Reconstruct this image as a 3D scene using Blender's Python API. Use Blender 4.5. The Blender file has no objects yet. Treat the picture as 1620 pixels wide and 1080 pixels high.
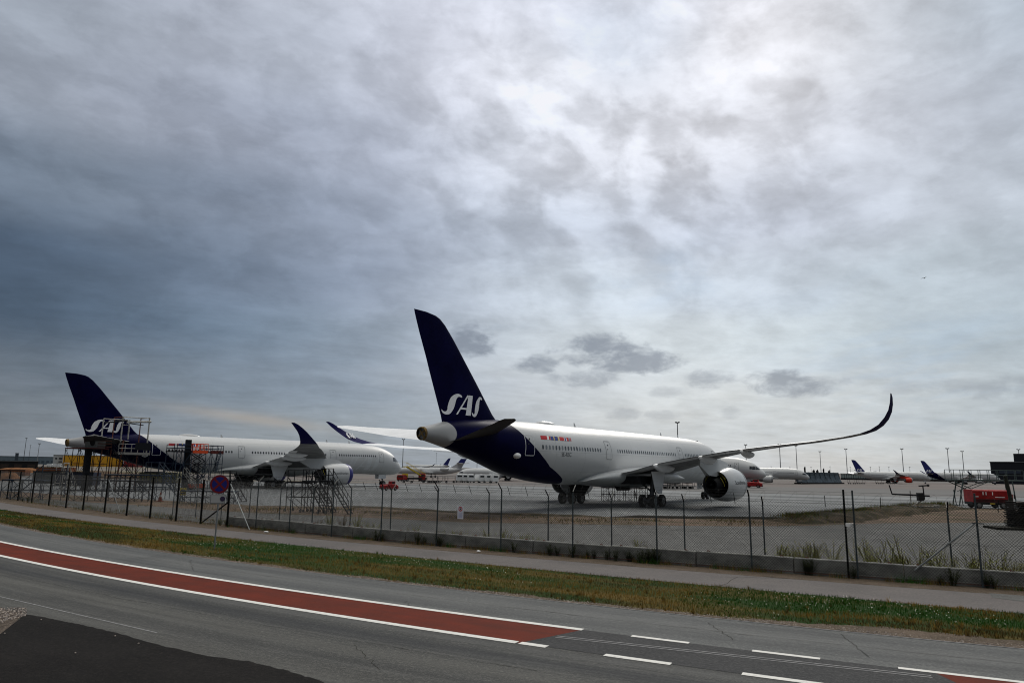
import bpy, bmesh, math, random
from math import sin, cos, pi, radians as R, sqrt, atan2, exp
from mathutils import Vector, Matrix, noise as mnoise
random.seed(7)
S = bpy.context.scene
COL = S.collection

# ------------------------------------------------------------------ camera
F, PITCH, ROLL, H = 1125.18, 0.1762, 0.0151, 4.067
cp, sp, cr, sr = cos(PITCH), sin(PITCH), cos(ROLL), sin(ROLL)
fwv = Vector((0, cp, sp)); upv = Vector((0, -sp, cp)); rtv = Vector((1, 0, 0))
R2 = rtv*cr + upv*sr; U2 = upv*cr - rtv*sr
cam = bpy.data.cameras.new("camera"); camo = bpy.data.objects.new("camera", cam); COL.objects.link(camo)
camo.matrix_world = Matrix(((R2.x, U2.x, -fwv.x, 0), (R2.y, U2.y, -fwv.y, 0), (R2.z, U2.z, -fwv.z, H), (0, 0, 0, 1)))
cam.sensor_width = 36; cam.lens = F/1620*36; cam.clip_start = .1; cam.clip_end = 20000
S.camera = camo
S.cycles.filter_width = 1.1

# ------------------------------------------------------------------ render / exposure
S.view_settings.view_transform = 'Standard'; S.view_settings.look = 'None'
S.view_settings.exposure = 0.0; S.view_settings.gamma = 1

# ------------------------------------------------------------------ world (sky + clouds)
SUN_AZ, SUN_EL = 21.4, 33.0
world = bpy.data.worlds.new("World"); S.world = world; world.use_nodes = True
NT = world.node_tree; NT.nodes.clear()
class NB:
    "tiny node builder"
    def __init__(s, nt): s.nt = nt
    def n(s, t, **k):
        nd = s.nt.nodes.new(t)
        for a, b in k.items(): setattr(nd, a, b)
        return nd
    def put(s, sock, v):
        if isinstance(v, bpy.types.NodeSocket): s.nt.links.new(v, sock)
        elif v is not None: sock.default_value = v
    def m(s, op, a, b=None, c=None, clamp=False):
        nd = s.n('ShaderNodeMath', operation=op); nd.use_clamp = clamp
        s.put(nd.inputs[0], a); s.put(nd.inputs[1], b)
        if c is not None: s.put(nd.inputs[2], c)
        return nd.outputs[0]
    def mix(s, f, a, b, bt='MIX'):
        nd = s.n('ShaderNodeMix', data_type='RGBA', blend_type=bt)
        s.put(nd.inputs[0], f); s.put(nd.inputs[6], a); s.put(nd.inputs[7], b)
        return nd.outputs[2]
    def noise(s, vec, scale, detail=3, rough=.5, dist=0, out=0):
        nd = s.n('ShaderNodeTexNoise'); s.put(nd.inputs['Vector'], vec); nd.inputs['Scale'].default_value = scale
        nd.inputs['Detail'].default_value = detail; nd.inputs['Roughness'].default_value = rough; nd.inputs['Distortion'].default_value = dist
        return nd.outputs[out]
    def mr(s, v, a, b, c=0., d=1., smooth=False):
        nd = s.n('ShaderNodeMapRange', interpolation_type='SMOOTHSTEP' if smooth else 'LINEAR')
        s.put(nd.inputs[0], v)
        for i, q in enumerate((a, b, c, d)): s.put(nd.inputs[i+1], q)
        return nd.outputs[0]
    def comb(s, x, y, z):
        nd = s.n('ShaderNodeCombineXYZ'); s.put(nd.inputs[0], x); s.put(nd.inputs[1], y); s.put(nd.inputs[2], z); return nd.outputs[0]
    def sep(s, v):
        nd = s.n('ShaderNodeSeparateXYZ'); s.put(nd.inputs[0], v); return nd.outputs
    def ramp(s, f, pts, interp='LINEAR'):
        nd = s.n('ShaderNodeValToRGB'); s.put(nd.inputs[0], f); cr_ = nd.color_ramp; cr_.interpolation = interp
        while len(cr_.elements) > 1: cr_.elements.remove(cr_.elements[-1])
        for i, (p, c) in enumerate(pts):
            e = cr_.elements[0] if i == 0 else cr_.elements.new(p)
            e.position = p; e.color = (c, c, c, 1) if not hasattr(c, '__len__') else (*c, 1)
        return nd.outputs[0]
def lin(r, g, b):
    f = lambda c: ((c/255+.055)/1.055)**2.4 if c > 10 else c/255/12.92
    return (f(r), f(g), f(b))
def lin4(*a): return (*lin(*a), 1)
b = NB(NT)
tc = b.n('ShaderNodeTexCoord').outputs['Generated']
dx, dy, dz = b.sep(tc)
az = b.m('ARCTAN2', dx, dy)                       # 0 = straight ahead, + to the right
el = b.m('ARCSINE', dz)
azd = b.m('MULTIPLY', az, 180/pi); eld = b.m('MULTIPLY', el, 180/pi)
den = b.m('ADD', b.m('MAXIMUM', dz, 0.0), 0.10)
px_ = b.m('DIVIDE', dx, den); py_ = b.m('DIVIDE', dy, den)
pv = b.comb(px_, py_, 0.0)
def lobe(a0, e0, wa, we, amp, rot=0.0):
    u = b.m('SUBTRACT', azd, a0); v = b.m('SUBTRACT', eld, e0)
    if rot:
        c_, s_ = cos(R(rot)), sin(R(rot))
        uu = b.m('ADD', b.m('MULTIPLY', u, c_), b.m('MULTIPLY', v, s_)); vv = b.m('SUBTRACT', b.m('MULTIPLY', v, c_), b.m('MULTIPLY', u, s_)); u, v = uu, vv
    q = b.m('ADD', b.m('POWER', b.m('ABSOLUTE', b.m('DIVIDE', u, wa)), 2.0), b.m('POWER', b.m('ABSOLUTE', b.m('DIVIDE', v, we)), 2.0))
    return b.m('MULTIPLY', b.m('EXPONENT', b.m('MULTIPLY', q, -1.0)), amp)
def addn(*xs):
    r = xs[0]
    for x in xs[1:]: r = b.m('ADD', r, x)
    return r
# overcast sky: broad tone of the cloud deck by elevation and azimuth
SKY_EL = [0, 3, 6, 10, 14, 19, 25, 31, 37]
SKY_AZ = [-42, -34, -26, -18, -10, -2, 6, 14, 22, 30, 38, 46]
SKY_T = [[[118, 127, 139], [117, 127, 139], [126, 137, 149], [133, 145, 157], [138, 150, 163], [142, 154, 167], [178, 187, 196], [182, 190, 199], [189, 196, 202], [176, 186, 194], [171, 181, 190], [171, 181, 190]], [[112, 121, 133], [111, 121, 133], [122, 132, 145], [131, 143, 156], [138, 150, 163], [159, 168, 179], [185, 192, 199], [189, 196, 202], [190, 197, 203], [179, 188, 196], [169, 180, 189], [168, 180, 189]], [[100, 110, 123], [101, 112, 126], [111, 124, 139], [124, 137, 153], [138, 150, 165], [177, 184, 193], [192, 198, 203], [196, 202, 206], [193, 200, 205], [182, 191, 198], [167, 179, 188], [167, 179, 188]], [[64, 79, 98], [71, 87, 106], [93, 110, 130], [118, 134, 152], [144, 156, 171], [184, 193, 203], [196, 204, 210], [197, 205, 210], [189, 199, 206], [179, 191, 199], [166, 179, 189], [166, 179, 189]], [[71, 87, 106], [77, 92, 111], [96, 111, 130], [119, 132, 151], [144, 155, 173], [185, 194, 206], [194, 204, 214], [190, 200, 211], [184, 194, 206], [182, 194, 203], [175, 186, 196], [174, 186, 196]], [[114, 126, 142], [117, 129, 144], [125, 136, 153], [137, 147, 164], [152, 162, 180], [180, 189, 203], [189, 197, 210], [190, 197, 210], [186, 194, 209], [190, 198, 209], [184, 193, 204], [183, 192, 203]], [[152, 160, 172], [155, 162, 175], [155, 162, 177], [162, 170, 186], [180, 187, 203], [204, 210, 222], [219, 223, 233], [221, 225, 235], [215, 220, 231], [197, 204, 216], [177, 186, 198], [173, 183, 195]], [[160, 168, 179], [162, 170, 182], [169, 175, 188], [182, 189, 202], [199, 204, 218], [224, 227, 237], [225, 229, 238], [223, 227, 237], [233, 235, 243], [204, 211, 221], [167, 178, 190], [165, 176, 188]], [[163, 170, 182], [168, 175, 187], [182, 188, 200], [192, 198, 210], [205, 209, 222], [221, 225, 237], [219, 223, 235], [224, 228, 239], [231, 233, 243], [217, 222, 231], [180, 189, 201], [174, 184, 196]]]
warp = b.m('MULTIPLY', b.m('SUBTRACT', b.noise(pv, .9, 4, .55, .1), .5), 9.0)
warp2 = b.m('MULTIPLY', b.m('SUBTRACT', b.noise(b.comb(py_, px_, 7.7), 1.3, 4, .55, .1), .5), 5.0)
azw = b.m('ADD', azd, warp); elw = b.m('ADD', eld, b.m('MULTIPLY', warp2, b.mr(eld, 3, 14, .05, 1)))
tone = None
for e_, row in zip(SKY_EL, SKY_T):
    r_ = b.ramp(b.m('DIVIDE', b.m('ADD', azw, 50.0), 104.0), [((a_+50)/104, lin(*c_)) for a_, c_ in zip(SKY_AZ, row)], 'B_SPLINE')
    if tone is None: tone = r_
    else:
        k_ = SKY_EL.index(e_); tone = b.mix(b.mr(elw, SKY_EL[k_-1], e_, 0, 1, True), tone, r_)

n1 = b.noise(pv, 1.0, 5, .5, .12); n2 = b.noise(b.comb(b.m('MULTIPLY', px_, 1.0), b.m('MULTIPLY', py_, .6), 3.7), 2.6, 5, .52, .1)
n3 = b.noise(b.comb(b.m('MULTIPLY', azd, .05), b.m('MULTIPLY', eld, .22), 9.1), 1.3, 4, .55, .15)
n4 = b.noise(b.comb(b.m('ADD', b.m('MULTIPLY', azd, .20), b.m('MULTIPLY', eld, .08)), b.m('MULTIPLY', eld, .26), 2.2), 1.25, 5, .5, .2)
tex = addn(b.m('MULTIPLY', b.m('SUBTRACT', n1, .5), .20), b.m('MULTIPLY', b.m('SUBTRACT', n2, .5), .13), b.m('MULTIPLY', b.m('SUBTRACT', n3, .5), .16))
mott = b.m('MULTIPLY', b.m('SUBTRACT', b.mr(n4, .35, .68, 0, 1, True), .42), addn(.05, lobe(10, 26, 24, 15, .17)))
spots = addn(lobe(21.4, 30.6, 2.0, 1.3, .16), lobe(1.2, 28.8, 2.2, 1.4, .12), lobe(13, 33, 9, 4, .04), lobe(7, 19.5, 3, 3, .04), lobe(26, 22, 7, 2.5, -.06, 25), lobe(20, 15.5, 14, 1.6, -.05))
n5 = b.noise(b.comb(b.m('MULTIPLY', azd, .22), b.m('MULTIPLY', eld, .55), 4.4), 1.2, 6, .65, .3)
n6 = b.noise(pv, 4.5, 7, .62, .25)
n7 = b.noise(b.comb(b.m('MULTIPLY', azd, .16), b.m('MULTIPLY', eld, .26), 12.2), 1.0, 7, .58, .35)
pw = b.comb(b.m('ADD', b.m('MULTIPLY', px_, .9), b.m('MULTIPLY', py_, .5)), b.m('SUBTRACT', b.m('MULTIPLY', py_, 1.6), b.m('MULTIPLY', px_, .8)), 1.1)
n8 = b.noise(pw, 2.2, 8, .6, .3)
edge = b.m('MULTIPLY', b.m('SUBTRACT', b.mr(n7, .42, .60, 0, 1, True), .5), b.mr(eld, 2, 12, .05, .13))
cells = b.m('MULTIPLY', b.m('SUBTRACT', b.mr(n4, .40, .62, 0, 1, True), .45), lobe(9, 22, 17, 8, .20))
gain = addn(1.0, lobe(14, 9, 26, 7, .13), lobe(21, 31, 13, 7, -.10), lobe(-34, 9, 18, 6, -.06), lobe(0, 29, 9, 4, -.04), b.m('MULTIPLY', tex, .8), b.m('MULTIPLY', mott, 1.1), spots, edge, cells, b.m('MULTIPLY', b.m('SUBTRACT', n5, .5), .36), b.m('MULTIPLY', b.m('SUBTRACT', n6, .5), .26), b.m('MULTIPLY', b.m('SUBTRACT', n8, .5), .42))
colr = b.mix(1.0, tone, b.comb(gain, gain, gain), 'MULTIPLY')
mx = b.n('ShaderNodeVectorMath', operation='MINIMUM'); NT.links.new(colr, mx.inputs[0]); mx.inputs[1].default_value = (.90, .91, .96); colr = mx.outputs[0]
warm = b.m('MULTIPLY', b.mr(eld, 0, 12, 1, 0, True), b.mr(n3, .4, .7, 0, .45, True))
colr = b.mix(warm, colr, b.mix(1.0, colr, (1.10, 1.02, .93, 1), 'MULTIPLY'))
hole = b.m('MULTIPLY', addn(lobe(4.5, 13.2, 8, 1.0, .5, 8), lobe(12, 16, 10, 2.5, .25), lobe(30, 8, 10, 5, .25), lobe(9, 33, 6, 3, .3)), b.mr(n2, .45, .65, 0, 1, True))
colr = b.mix(hole, colr, lin4(150, 178, 208))
peach = lobe(-20, 3.4, 5.5, .42, .45, -6); colr = b.mix(peach, colr, lin4(178, 164, 150))
# small dark cumulus low over the apron
eN = b.noise(b.comb(b.m('MULTIPLY', azd, .42), b.m('MULTIPLY', eld, .85), 5.5), 1.0, 7, .6, .2)
def pix(px, py):
    u, v = (px-810)/F, -(py-540)/F
    d = rtv*(u*cr-v*sr)+fwv+upv*(u*sr+v*cr)
    return math.degrees(atan2(d.x, d.y)), math.degrees(atan2(d.z, math.hypot(d.x, d.y)))
cum = None
for (cx_, cy_, wx, wy, am) in [(740, 540, 40, 23, .95), (718, 552, 30, 16, .5), (955, 556, 66, 24, .9), (1015, 574, 62, 16, .85), (850, 576, 34, 12, .8), (928, 600, 58, 13, .62), (1120, 600, 34, 15, .6), (1250, 606, 58, 17, .85), (1290, 603, 40, 10, .5), (1060, 618, 34, 8, .3), (985, 655, 26, 8, .4), (1050, 656, 26, 7, .35), (1155, 650, 16, 9, .3), (1490, 612, 70, 9, .3), (1605, 612, 60, 14, .45), (20, 602, 40, 9, -.25), (200, 570, 50, 9, -.2), (575, 585, 40, 8, -.2)]:
    a0, e0 = pix(cx_, cy_); k = 57.3/F
    u = b.m('DIVIDE', b.m('SUBTRACT', azd, a0), wx*k*1.2); v = b.m('DIVIDE', b.m('SUBTRACT', eld, e0), wy*k*1.25)
    q = b.m('ADD', b.m('MULTIPLY', u, u), b.m('MULTIPLY', v, v))
    fl = b.m('ADD', b.m('SUBTRACT', 1.0, q), b.m('MULTIPLY', b.m('SUBTRACT', eN, .46), 3.8))
    fl = b.m('MULTIPLY', b.mr(fl, -.05, 1.35, 0, 1, True), abs(am))
    if am > 0: cum = fl if cum is None else b.m('MAXIMUM', cum, fl)
    else: colr = b.mix(b.m('MULTIPLY', fl, .25), colr, lin4(170, 175, 190))
colr = b.mix(b.m('MULTIPLY', cum, .95), colr, lin4(124, 133, 147))
sky = b.n('ShaderNodeTexSky', sky_type='NISHITA'); sky.sun_disc = False; sky.sun_elevation = R(SUN_EL); sky.sun_rotation = R(SUN_AZ)
skyc = b.mix(1.0, sky.outputs[0], (.10, .10, .10, 1), 'MULTIPLY')
colr = b.mix(.06, colr, skyc)
# what lies below the horizon is hidden by the ground sheet
bg = b.n('ShaderNodeBackground'); 
# the cloud is brighter overhead, beyond the top of the picture
colr = b.mix(b.mr(eld, 38, 60, 0, 1, True), colr, lin4(238, 236, 230))
b.put(bg.inputs[0], colr); b.put(bg.inputs[1], b.m('MULTIPLY', b.mr(eld, 38, 70, 1.0, 2.6, True), b.m('MAXIMUM', b.mr(b.m('ABSOLUTE', azd), 58, 110, 1.0, .50, True), b.mr(eld, 40, 65, 0, 1, True))))
ow = b.n('ShaderNodeOutputWorld'); NT.links.new(bg.outputs[0], ow.inputs[0])

# ------------------------------------------------------------------ sun behind thin cloud
sl = bpy.data.lights.new("sun", 'SUN'); sl.energy = 1.2; sl.angle = R(16); sl.color = (1, .95, .87)
so = bpy.data.objects.new("sun", sl); COL.objects.link(so)
sd = Vector((sin(R(SUN_AZ))*cos(R(SUN_EL)), cos(R(SUN_AZ))*cos(R(SUN_EL)), sin(R(SUN_EL))))
so.rotation_euler = sd.to_track_quat('Z', 'Y').to_euler(); so.location = sd*300

# ------------------------------------------------------------------ geometry of picture -> ground
def rayv(px, py):
    u, v = (px-810)/F, -(py-540)/F
    return rtv*(u*cr-v*sr)+fwv+upv*(u*sr+v*cr)
def gp(px, py, z=0.0):
    d = rayv(px, py); t = (z-H)/d.z; return Vector((d.x*t, d.y*t, z))
def zat(g, px, py):
    "height of the point seen at pixel (px,py) that stands over ground point g"
    d = rayv(px, py); return H+d.z*math.hypot(g[0], g[1])/math.hypot(d.x, d.y)

# ------------------------------------------------------------------ materials
MATS = {}
def mat(name, col, rough=.6, metal=0., var=.0, vscale=3., bump=0., bscale=20., col2=None, spec=.22, coat=0., emit=None, detail=4, stretch=None, coord='Object'):
    if name in MATS: return MATS[name]
    m = bpy.data.materials.new(name); m.use_nodes = True; nt = m.node_tree; q = NB(nt)
    bs = nt.nodes['Principled BSDF']; bs.inputs['Roughness'].default_value = rough; bs.inputs['Metallic'].default_value = metal
    if spec is not None: bs.inputs['Specular IOR Level'].default_value = spec
    if coat: bs.inputs['Coat Weight'].default_value = coat; bs.inputs['Coat Roughness'].default_value = .12
    t = q.n('ShaderNodeTexCoord').outputs[coord]
    if stretch:
        mp = q.n('ShaderNodeMapping'); nt.links.new(t, mp.inputs[0]); mp.inputs['Scale'].default_value = stretch; t = mp.outputs[0]
    c4 = (*col, 1)
    if var or col2:
        nz = q.noise(t, vscale, detail, .6)
        c2 = (*col2, 1) if col2 else tuple(min(1, max(0, c*(1-var))) for c in col)+(1,)
        f = q.mr(nz, .35, .65, 0, 1, True)
        q.put(bs.inputs['Base Color'], q.mix(f, c4, c2))
        q.put(bs.inputs['Roughness'], q.mr(nz, .3, .7, max(0, rough-.08), min(1, rough+.1)))
    else: bs.inputs['Base Color'].default_value = c4
    if bump:
        bp = q.n('ShaderNodeBump'); bp.inputs['Strength'].default_value = bump; bp.inputs['Distance'].default_value = .02
        q.put(bp.inputs['Height'], q.noise(t, bscale, 4, .6)); nt.links.new(bp.outputs[0], bs.inputs['Normal'])
    if emit: bs.inputs['Emission Color'].default_value = (*col, 1); bs.inputs['Emission Strength'].default_value = emit
    MATS[name] = m; return m

# ------------------------------------------------------------------ mesh helper
class MB:
    def __init__(s): s.v = []; s.f = []; s.mi = []
    def add(s, vs, fs, mi=0):
        o = len(s.v); s.v += [tuple(p) for p in vs]; s.f += [tuple(i+o for i in f) for f in fs]; s.mi += [mi]*len(fs); return s
    def box(s, c, d, rz=0, mi=0, bev=0):
        x, y, z = d[0]/2, d[1]/2, d[2]/2; cx, cy, cz = c; co, si = cos(rz), sin(rz)
        P = [(-x, -y, -z), (x, -y, -z), (x, y, -z), (-x, y, -z), (-x, -y, z), (x, -y, z), (x, y, z), (-x, y, z)]
        s.add([(cx+a*co-b_*si, cy+a*si+b_*co, cz+c_) for a, b_, c_ in P], [(3, 2, 1, 0), (4, 5, 6, 7), (0, 1, 5, 4), (1, 2, 6, 5), (2, 3, 7, 6), (3, 0, 4, 7)], mi); return s
    def tube(s, a, b_, r, n=6, r2=None, mi=0, cap=True):
        a = Vector(a); b_ = Vector(b_); d = (b_-a)
        if d.length < 1e-6: return s
        d.normalize(); u = d.orthogonal().normalized(); w = d.cross(u); r2 = r if r2 is None else r2
        vs = [a+u*cos(2*pi*i/n)*r+w*sin(2*pi*i/n)*r for i in range(n)]+[b_+u*cos(2*pi*i/n)*r2+w*sin(2*pi*i/n)*r2 for i in range(n)]
        fs = [(i, (i+1) % n, n+(i+1) % n, n+i) for i in range(n)]
        if cap: fs += [tuple(range(n-1, -1, -1)), tuple(range(n, 2*n))]
        return s.add(vs, fs, mi)
    def path(s, pts, r, n=5, mi=0):
        for p, q in zip(pts, pts[1:]): s.tube(p, q, r, n, mi=mi)
        return s
    def loft(s, secs, cap=True, closed=True, mi=0):
        n = len(secs[0]); vs = [p for sc in secs for p in sc]; fs = []
        for k in range(len(secs)-1):
            for i in range(n if closed else n-1):
                j = (i+1) % n; fs.append((k*n+i, k*n+j, (k+1)*n+j, (k+1)*n+i))
        if cap: fs += [tuple(range(n-1, -1, -1)), tuple(range((len(secs)-1)*n, len(secs)*n))]
        return s.add(vs, fs, mi)
    def lathe(s, prof, o, ax, n=32, mi=0):
        "prof: (distance along ax, radius)"
        o = Vector(o); ax = Vector(ax).normalized(); u = ax.orthogonal().normalized(); w = ax.cross(u)
        return s.loft([[o+ax*a+(u*cos(2*pi*i/n)+w*sin(2*pi*i/n))*r for i in range(n)] for a, r in prof], cap=False, mi=mi)
    def ell(s, c, r, n=16, m=10, mi=0):
        return s.loft([[(c[0]+r[0]*cos(pi*(k/m-.5))*cos(2*pi*i/n), c[1]+r[1]*cos(pi*(k/m-.5))*sin(2*pi*i/n), c[2]+r[2]*sin(pi*(k/m-.5))) for i in range(n)] for k in range(m+1)], cap=False, mi=mi)
    def build(s, name, mats, parent=None, smooth=None, loc=None, rz=0):
        me = bpy.data.meshes.new(name); me.from_pydata(s.v, [], s.f)
        for m in (mats if isinstance(mats, (list, tuple)) else [mats]): me.materials.append(m)
        if any(s.mi): me.polygons.foreach_set('material_index', s.mi)
        if smooth:
            bm = bmesh.new(); bm.from_mesh(me); bmesh.ops.remove_doubles(bm, verts=bm.verts, dist=1e-4); bmesh.ops.recalc_face_normals(bm, faces=bm.faces); bm.to_mesh(me); bm.free()
            me.polygons.foreach_set('use_smooth', [True]*len(me.polygons)); me.set_sharp_from_angle(angle=R(smooth))
        o = bpy.data.objects.new(name, me); COL.objects.link(o)
        if parent: o.parent = parent
        if loc is not None: o.location = loc; o.rotation_euler[2] = rz
        return o
def thing(name, label, cat, loc=(0, 0, 0), rz=0, group=None):
    o = bpy.data.objects.new(name, None); o.empty_display_size = .5; COL.objects.link(o); o.location = loc; o.rotation_euler[2] = rz
    return tag(o, label, cat, group)
def tag(o, label, cat, group=None, kind=None):
    if label: o['label'] = label
    if cat: o['category'] = cat
    if group: o['group'] = group
    if kind: o['kind'] = kind
    return o
def struct(o): o['kind'] = 'structure'; return o
def dup(root, loc, rz, label=None, scale=None):
    kids = {}
    for c in bpy.data.objects:
        if c.parent: kids.setdefault(c.parent, []).append(c)
    def rec(o, par):
        c = o.copy(); COL.objects.link(c)
        if par: c.parent = par
        for k in kids.get(o, []): rec(k, c)
        return c
    r = rec(root, None); r.location = loc; r.rotation_euler[2] = rz
    if label: r['label'] = label
    if scale: r.scale = scale
    return r
def text_polys(txt, size=1.0, shear=0., space=1., maxe=.15):
    cu = bpy.data.curves.new('t', 'FONT'); cu.body = txt; cu.size = size; cu.shear = shear; cu.space_character = space
    o = bpy.data.objects.new('t', cu); COL.objects.link(o)
    me = bpy.data.meshes.new_from_object(o.evaluated_get(bpy.context.evaluated_depsgraph_get()))
    bpy.data.objects.remove(o); bpy.data.curves.remove(cu)
    bm = bmesh.new(); bm.from_mesh(me); bmesh.ops.triangulate(bm, faces=bm.faces)
    for _ in range(4):
        es = [e for e in bm.edges if e.calc_length() > maxe]
        if not es: break
        bmesh.ops.subdivide_edges(bm, edges=es, cuts=1); bmesh.ops.triangulate(bm, faces=bm.faces)
    vs = [(v.co.x, v.co.y) for v in bm.verts]; bm.verts.ensure_lookup_table(); fs = [tuple(v.index for v in f.verts) for f in bm.faces]
    bm.free(); bpy.data.meshes.remove(me)
    w = max(v[0] for v in vs)-min(v[0] for v in vs); x0 = min(v[0] for v in vs)
    return [(x-x0, y) for x, y in vs], fs, w
def interp(x, X, Y):
    if x <= X[0]: return Y[0]
    for i in range(len(X)-1):
        if x <= X[i+1]:
            t = (x-X[i])/(X[i+1]-X[i]); return Y[i]+(Y[i+1]-Y[i])*t
    return Y[-1]
def crom(x, X, Y):
    "monotone-ish cubic through stations"
    if x <= X[0]: return Y[0]
    if x >= X[-1]: return Y[-1]
    for i in range(len(X)-1):
        if x <= X[i+1]: break
    h = X[i+1]-X[i]; t = (x-X[i])/h; d = (Y[i+1]-Y[i])/h
    def sl_(k):
        if k == 0: return (Y[1]-Y[0])/(X[1]-X[0])
        if k == len(X)-1: return (Y[-1]-Y[-2])/(X[-1]-X[-2])
        a = (Y[k]-Y[k-1])/(X[k]-X[k-1]); c = (Y[k+1]-Y[k])/(X[k+1]-X[k])
        return 0 if a*c <= 0 else 2*a*c/(a+c)
    m0, m1 = sl_(i), sl_(i+1)
    return (2*t**3-3*t*t+1)*Y[i]+(t**3-2*t*t+t)*h*m0+(-2*t**3+3*t*t)*Y[i+1]+(t**3-t*t)*h*m1
def sstep(a, b_, x):
    t = max(0, min(1, (x-a)/(b_-a))); return t*t*(3-2*t)

# ------------------------------------------------------------------ ground curves (fitted in world metres)
def polyfit(pts, deg=2):
    n = deg+1; xs = [p[0]/30 for p in pts]; ys = [p[1] for p in pts]
    A = [[sum(x**(i+j) for x in xs) for j in range(n)] for i in range(n)]; B = [sum(y*x**i for x, y in zip(xs, ys)) for i in range(n)]
    for i in range(n):
        p = A[i][i]
        for k in range(i+1, n):
            f = A[k][i]/p; A[k] = [a-f*c for a, c in zip(A[k], A[i])]; B[k] -= f*B[i]
    c = [0]*n
    for i in range(n-1, -1, -1): c[i] = (B[i]-sum(A[i][j]*c[j] for j in range(i+1, n)))/A[i][i]
    return c
class Curve:
    def __init__(s, pix_pts, deg=2):
        P = [gp(*q) for q in pix_pts]; s.c = polyfit([(p.x, p.y) for p in P], deg); s.lo = min(p.x for p in P); s.hi = max(p.x for p in P)
    def y(s, x):
        def e(x): return sum(c*(x/30)**i for i, c in enumerate(s.c))
        if x < s.lo: return e(s.lo)+(x-s.lo)*(e(s.lo+.5)-e(s.lo))/.5
        if x > s.hi: return e(s.hi)+(x-s.hi)*(e(s.hi)-e(s.hi-.5))/.5
        return e(x)
    def p(s, x, off=0.):
        t = Vector((1, (s.y(x+.1)-s.y(x-.1))/.2)).normalized(); n = Vector((-t.y, t.x))
        return Vector((x, s.y(x)))+n*off
    def pts(s, a, b_, n, off=0.): return [s.p(a+(b_-a)*i/n, off) for i in range(n+1)]
cEdge = Curve([(0, 830), (200, 862), (400, 892), (600, 920), (800, 943), (1000, 963), (1200, 984), (1400, 1003), (1620, 1024)])
cPathN = Curve([(0, 806), (240, 836), (480, 864), (600, 876), (840, 899), (1000, 914), (1200, 935), (1400, 950), (1620, 970)])
cPathF = Curve([(0, 795), (240, 823), (480, 852), (660, 868), (840, 884), (1000, 897), (1200, 911), (1400, 925), (1620, 942)])
cFence = Curve([(11, 790), (50, 795), (131, 806), (200, 814), (278, 822), (359, 832), (457, 845), (602, 857), (690, 864), (792, 872), (906, 881), (1040, 892), (1190, 903), (1358, 914), (1555, 929)])
cUp = Curve([(0, 858), (200, 890), (400, 925), (600, 955), (800, 982), (923, 998), (1000, 1007), (1090, 1017), (1295, 1040), (1620, 1078)])
cLow = Curve([(0, 880), (200, 915), (400, 953), (600, 985), (700, 1000), (860, 1025), (957, 1037), (1060, 1051), (1172, 1063), (1295, 1080)])
cFaint = Curve([(0, 943), (100, 968), (200, 990), (240, 998)], 1)
def strip(c1, c2, a, b_, n, z, rev=False):
    A = c1 if isinstance(c1, list) else c1.pts(a, b_, n); B = c2 if isinstance(c2, list) else c2.pts(a, b_, n)
    m = MB(); m.add([(p.x, p.y, z) for p in A]+[(p.x, p.y, z) for p in B], [(i+n+1, i+n+2, i+1, i) for i in range(n)]); return m

def lane_strip(name, c, o0, o1, z, m_, n=260, k=14):
    m = MB(); V = []; UV = []; u = 0.; prev = None
    for i in range(n+1):
        x = A0+(A1-A0)*i/n; b0_ = c.p(x, 0)
        if prev is not None: u += (b0_-prev).length
        prev = b0_
        for j in range(k+1):
            o = (o0(x) if callable(o0) else o0)*(1-j/k)+(o1(x) if callable(o1) else o1)*j/k; p = c.p(x, o); V.append((p.x, p.y, z)); UV.append((u, o))
    m.add(V, [(i*(k+1)+j, i*(k+1)+j+1, (i+1)*(k+1)+j+1, (i+1)*(k+1)+j) for i in range(n) for j in range(k)]); o = m.build(name, m_); me = o.data; uv = me.uv_layers.new(name='UVMap')
    for l in me.loops: uv.data[l.index].uv = UV[l.vertex_index]
    return struct(o)
# ------------------------------------------------------------------ ground materials
def ground_mat(name, fn, rough=.9, bump=.3, bscale=60, dist=.02):
    m = bpy.data.materials.new(name); m.use_nodes = True; nt = m.node_tree; q = NB(nt); bs = nt.nodes['Principled BSDF']
    bs.inputs['Roughness'].default_value = rough; bs.inputs['Specular IOR Level'].default_value = .08
    t = q.n('ShaderNodeTexCoord').outputs['Object']
    q.put(bs.inputs['Base Color'], fn(q, t))
    if bump:
        bp = q.n('ShaderNodeBump'); bp.inputs['Strength'].default_value = bump; bp.inputs['Distance'].default_value = dist
        q.put(bp.inputs['Height'], q.noise(t, bscale, 5, .7)); nt.links.new(bp.outputs[0], bs.inputs['Normal'])
    return m
ROADDIR = atan2(cEdge.y(-5)-cEdge.y(5), -10.0)      # direction of travel
def along(q, t, sx, sy, ang=None):
    mp = q.n('ShaderNodeMapping', vector_type='POINT'); q.put(mp.inputs[0], t)
    mp.inputs['Rotation'].default_value = (0, 0, -(ang if ang is not None else ROADDIR)); mp.inputs['Scale'].default_value = (1, 1, 1)
    o = q.sep(mp.outputs[0]); return q.comb(q.m('MULTIPLY', o[0], sx), q.m('MULTIPLY', o[1], sy), 0.0)
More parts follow.
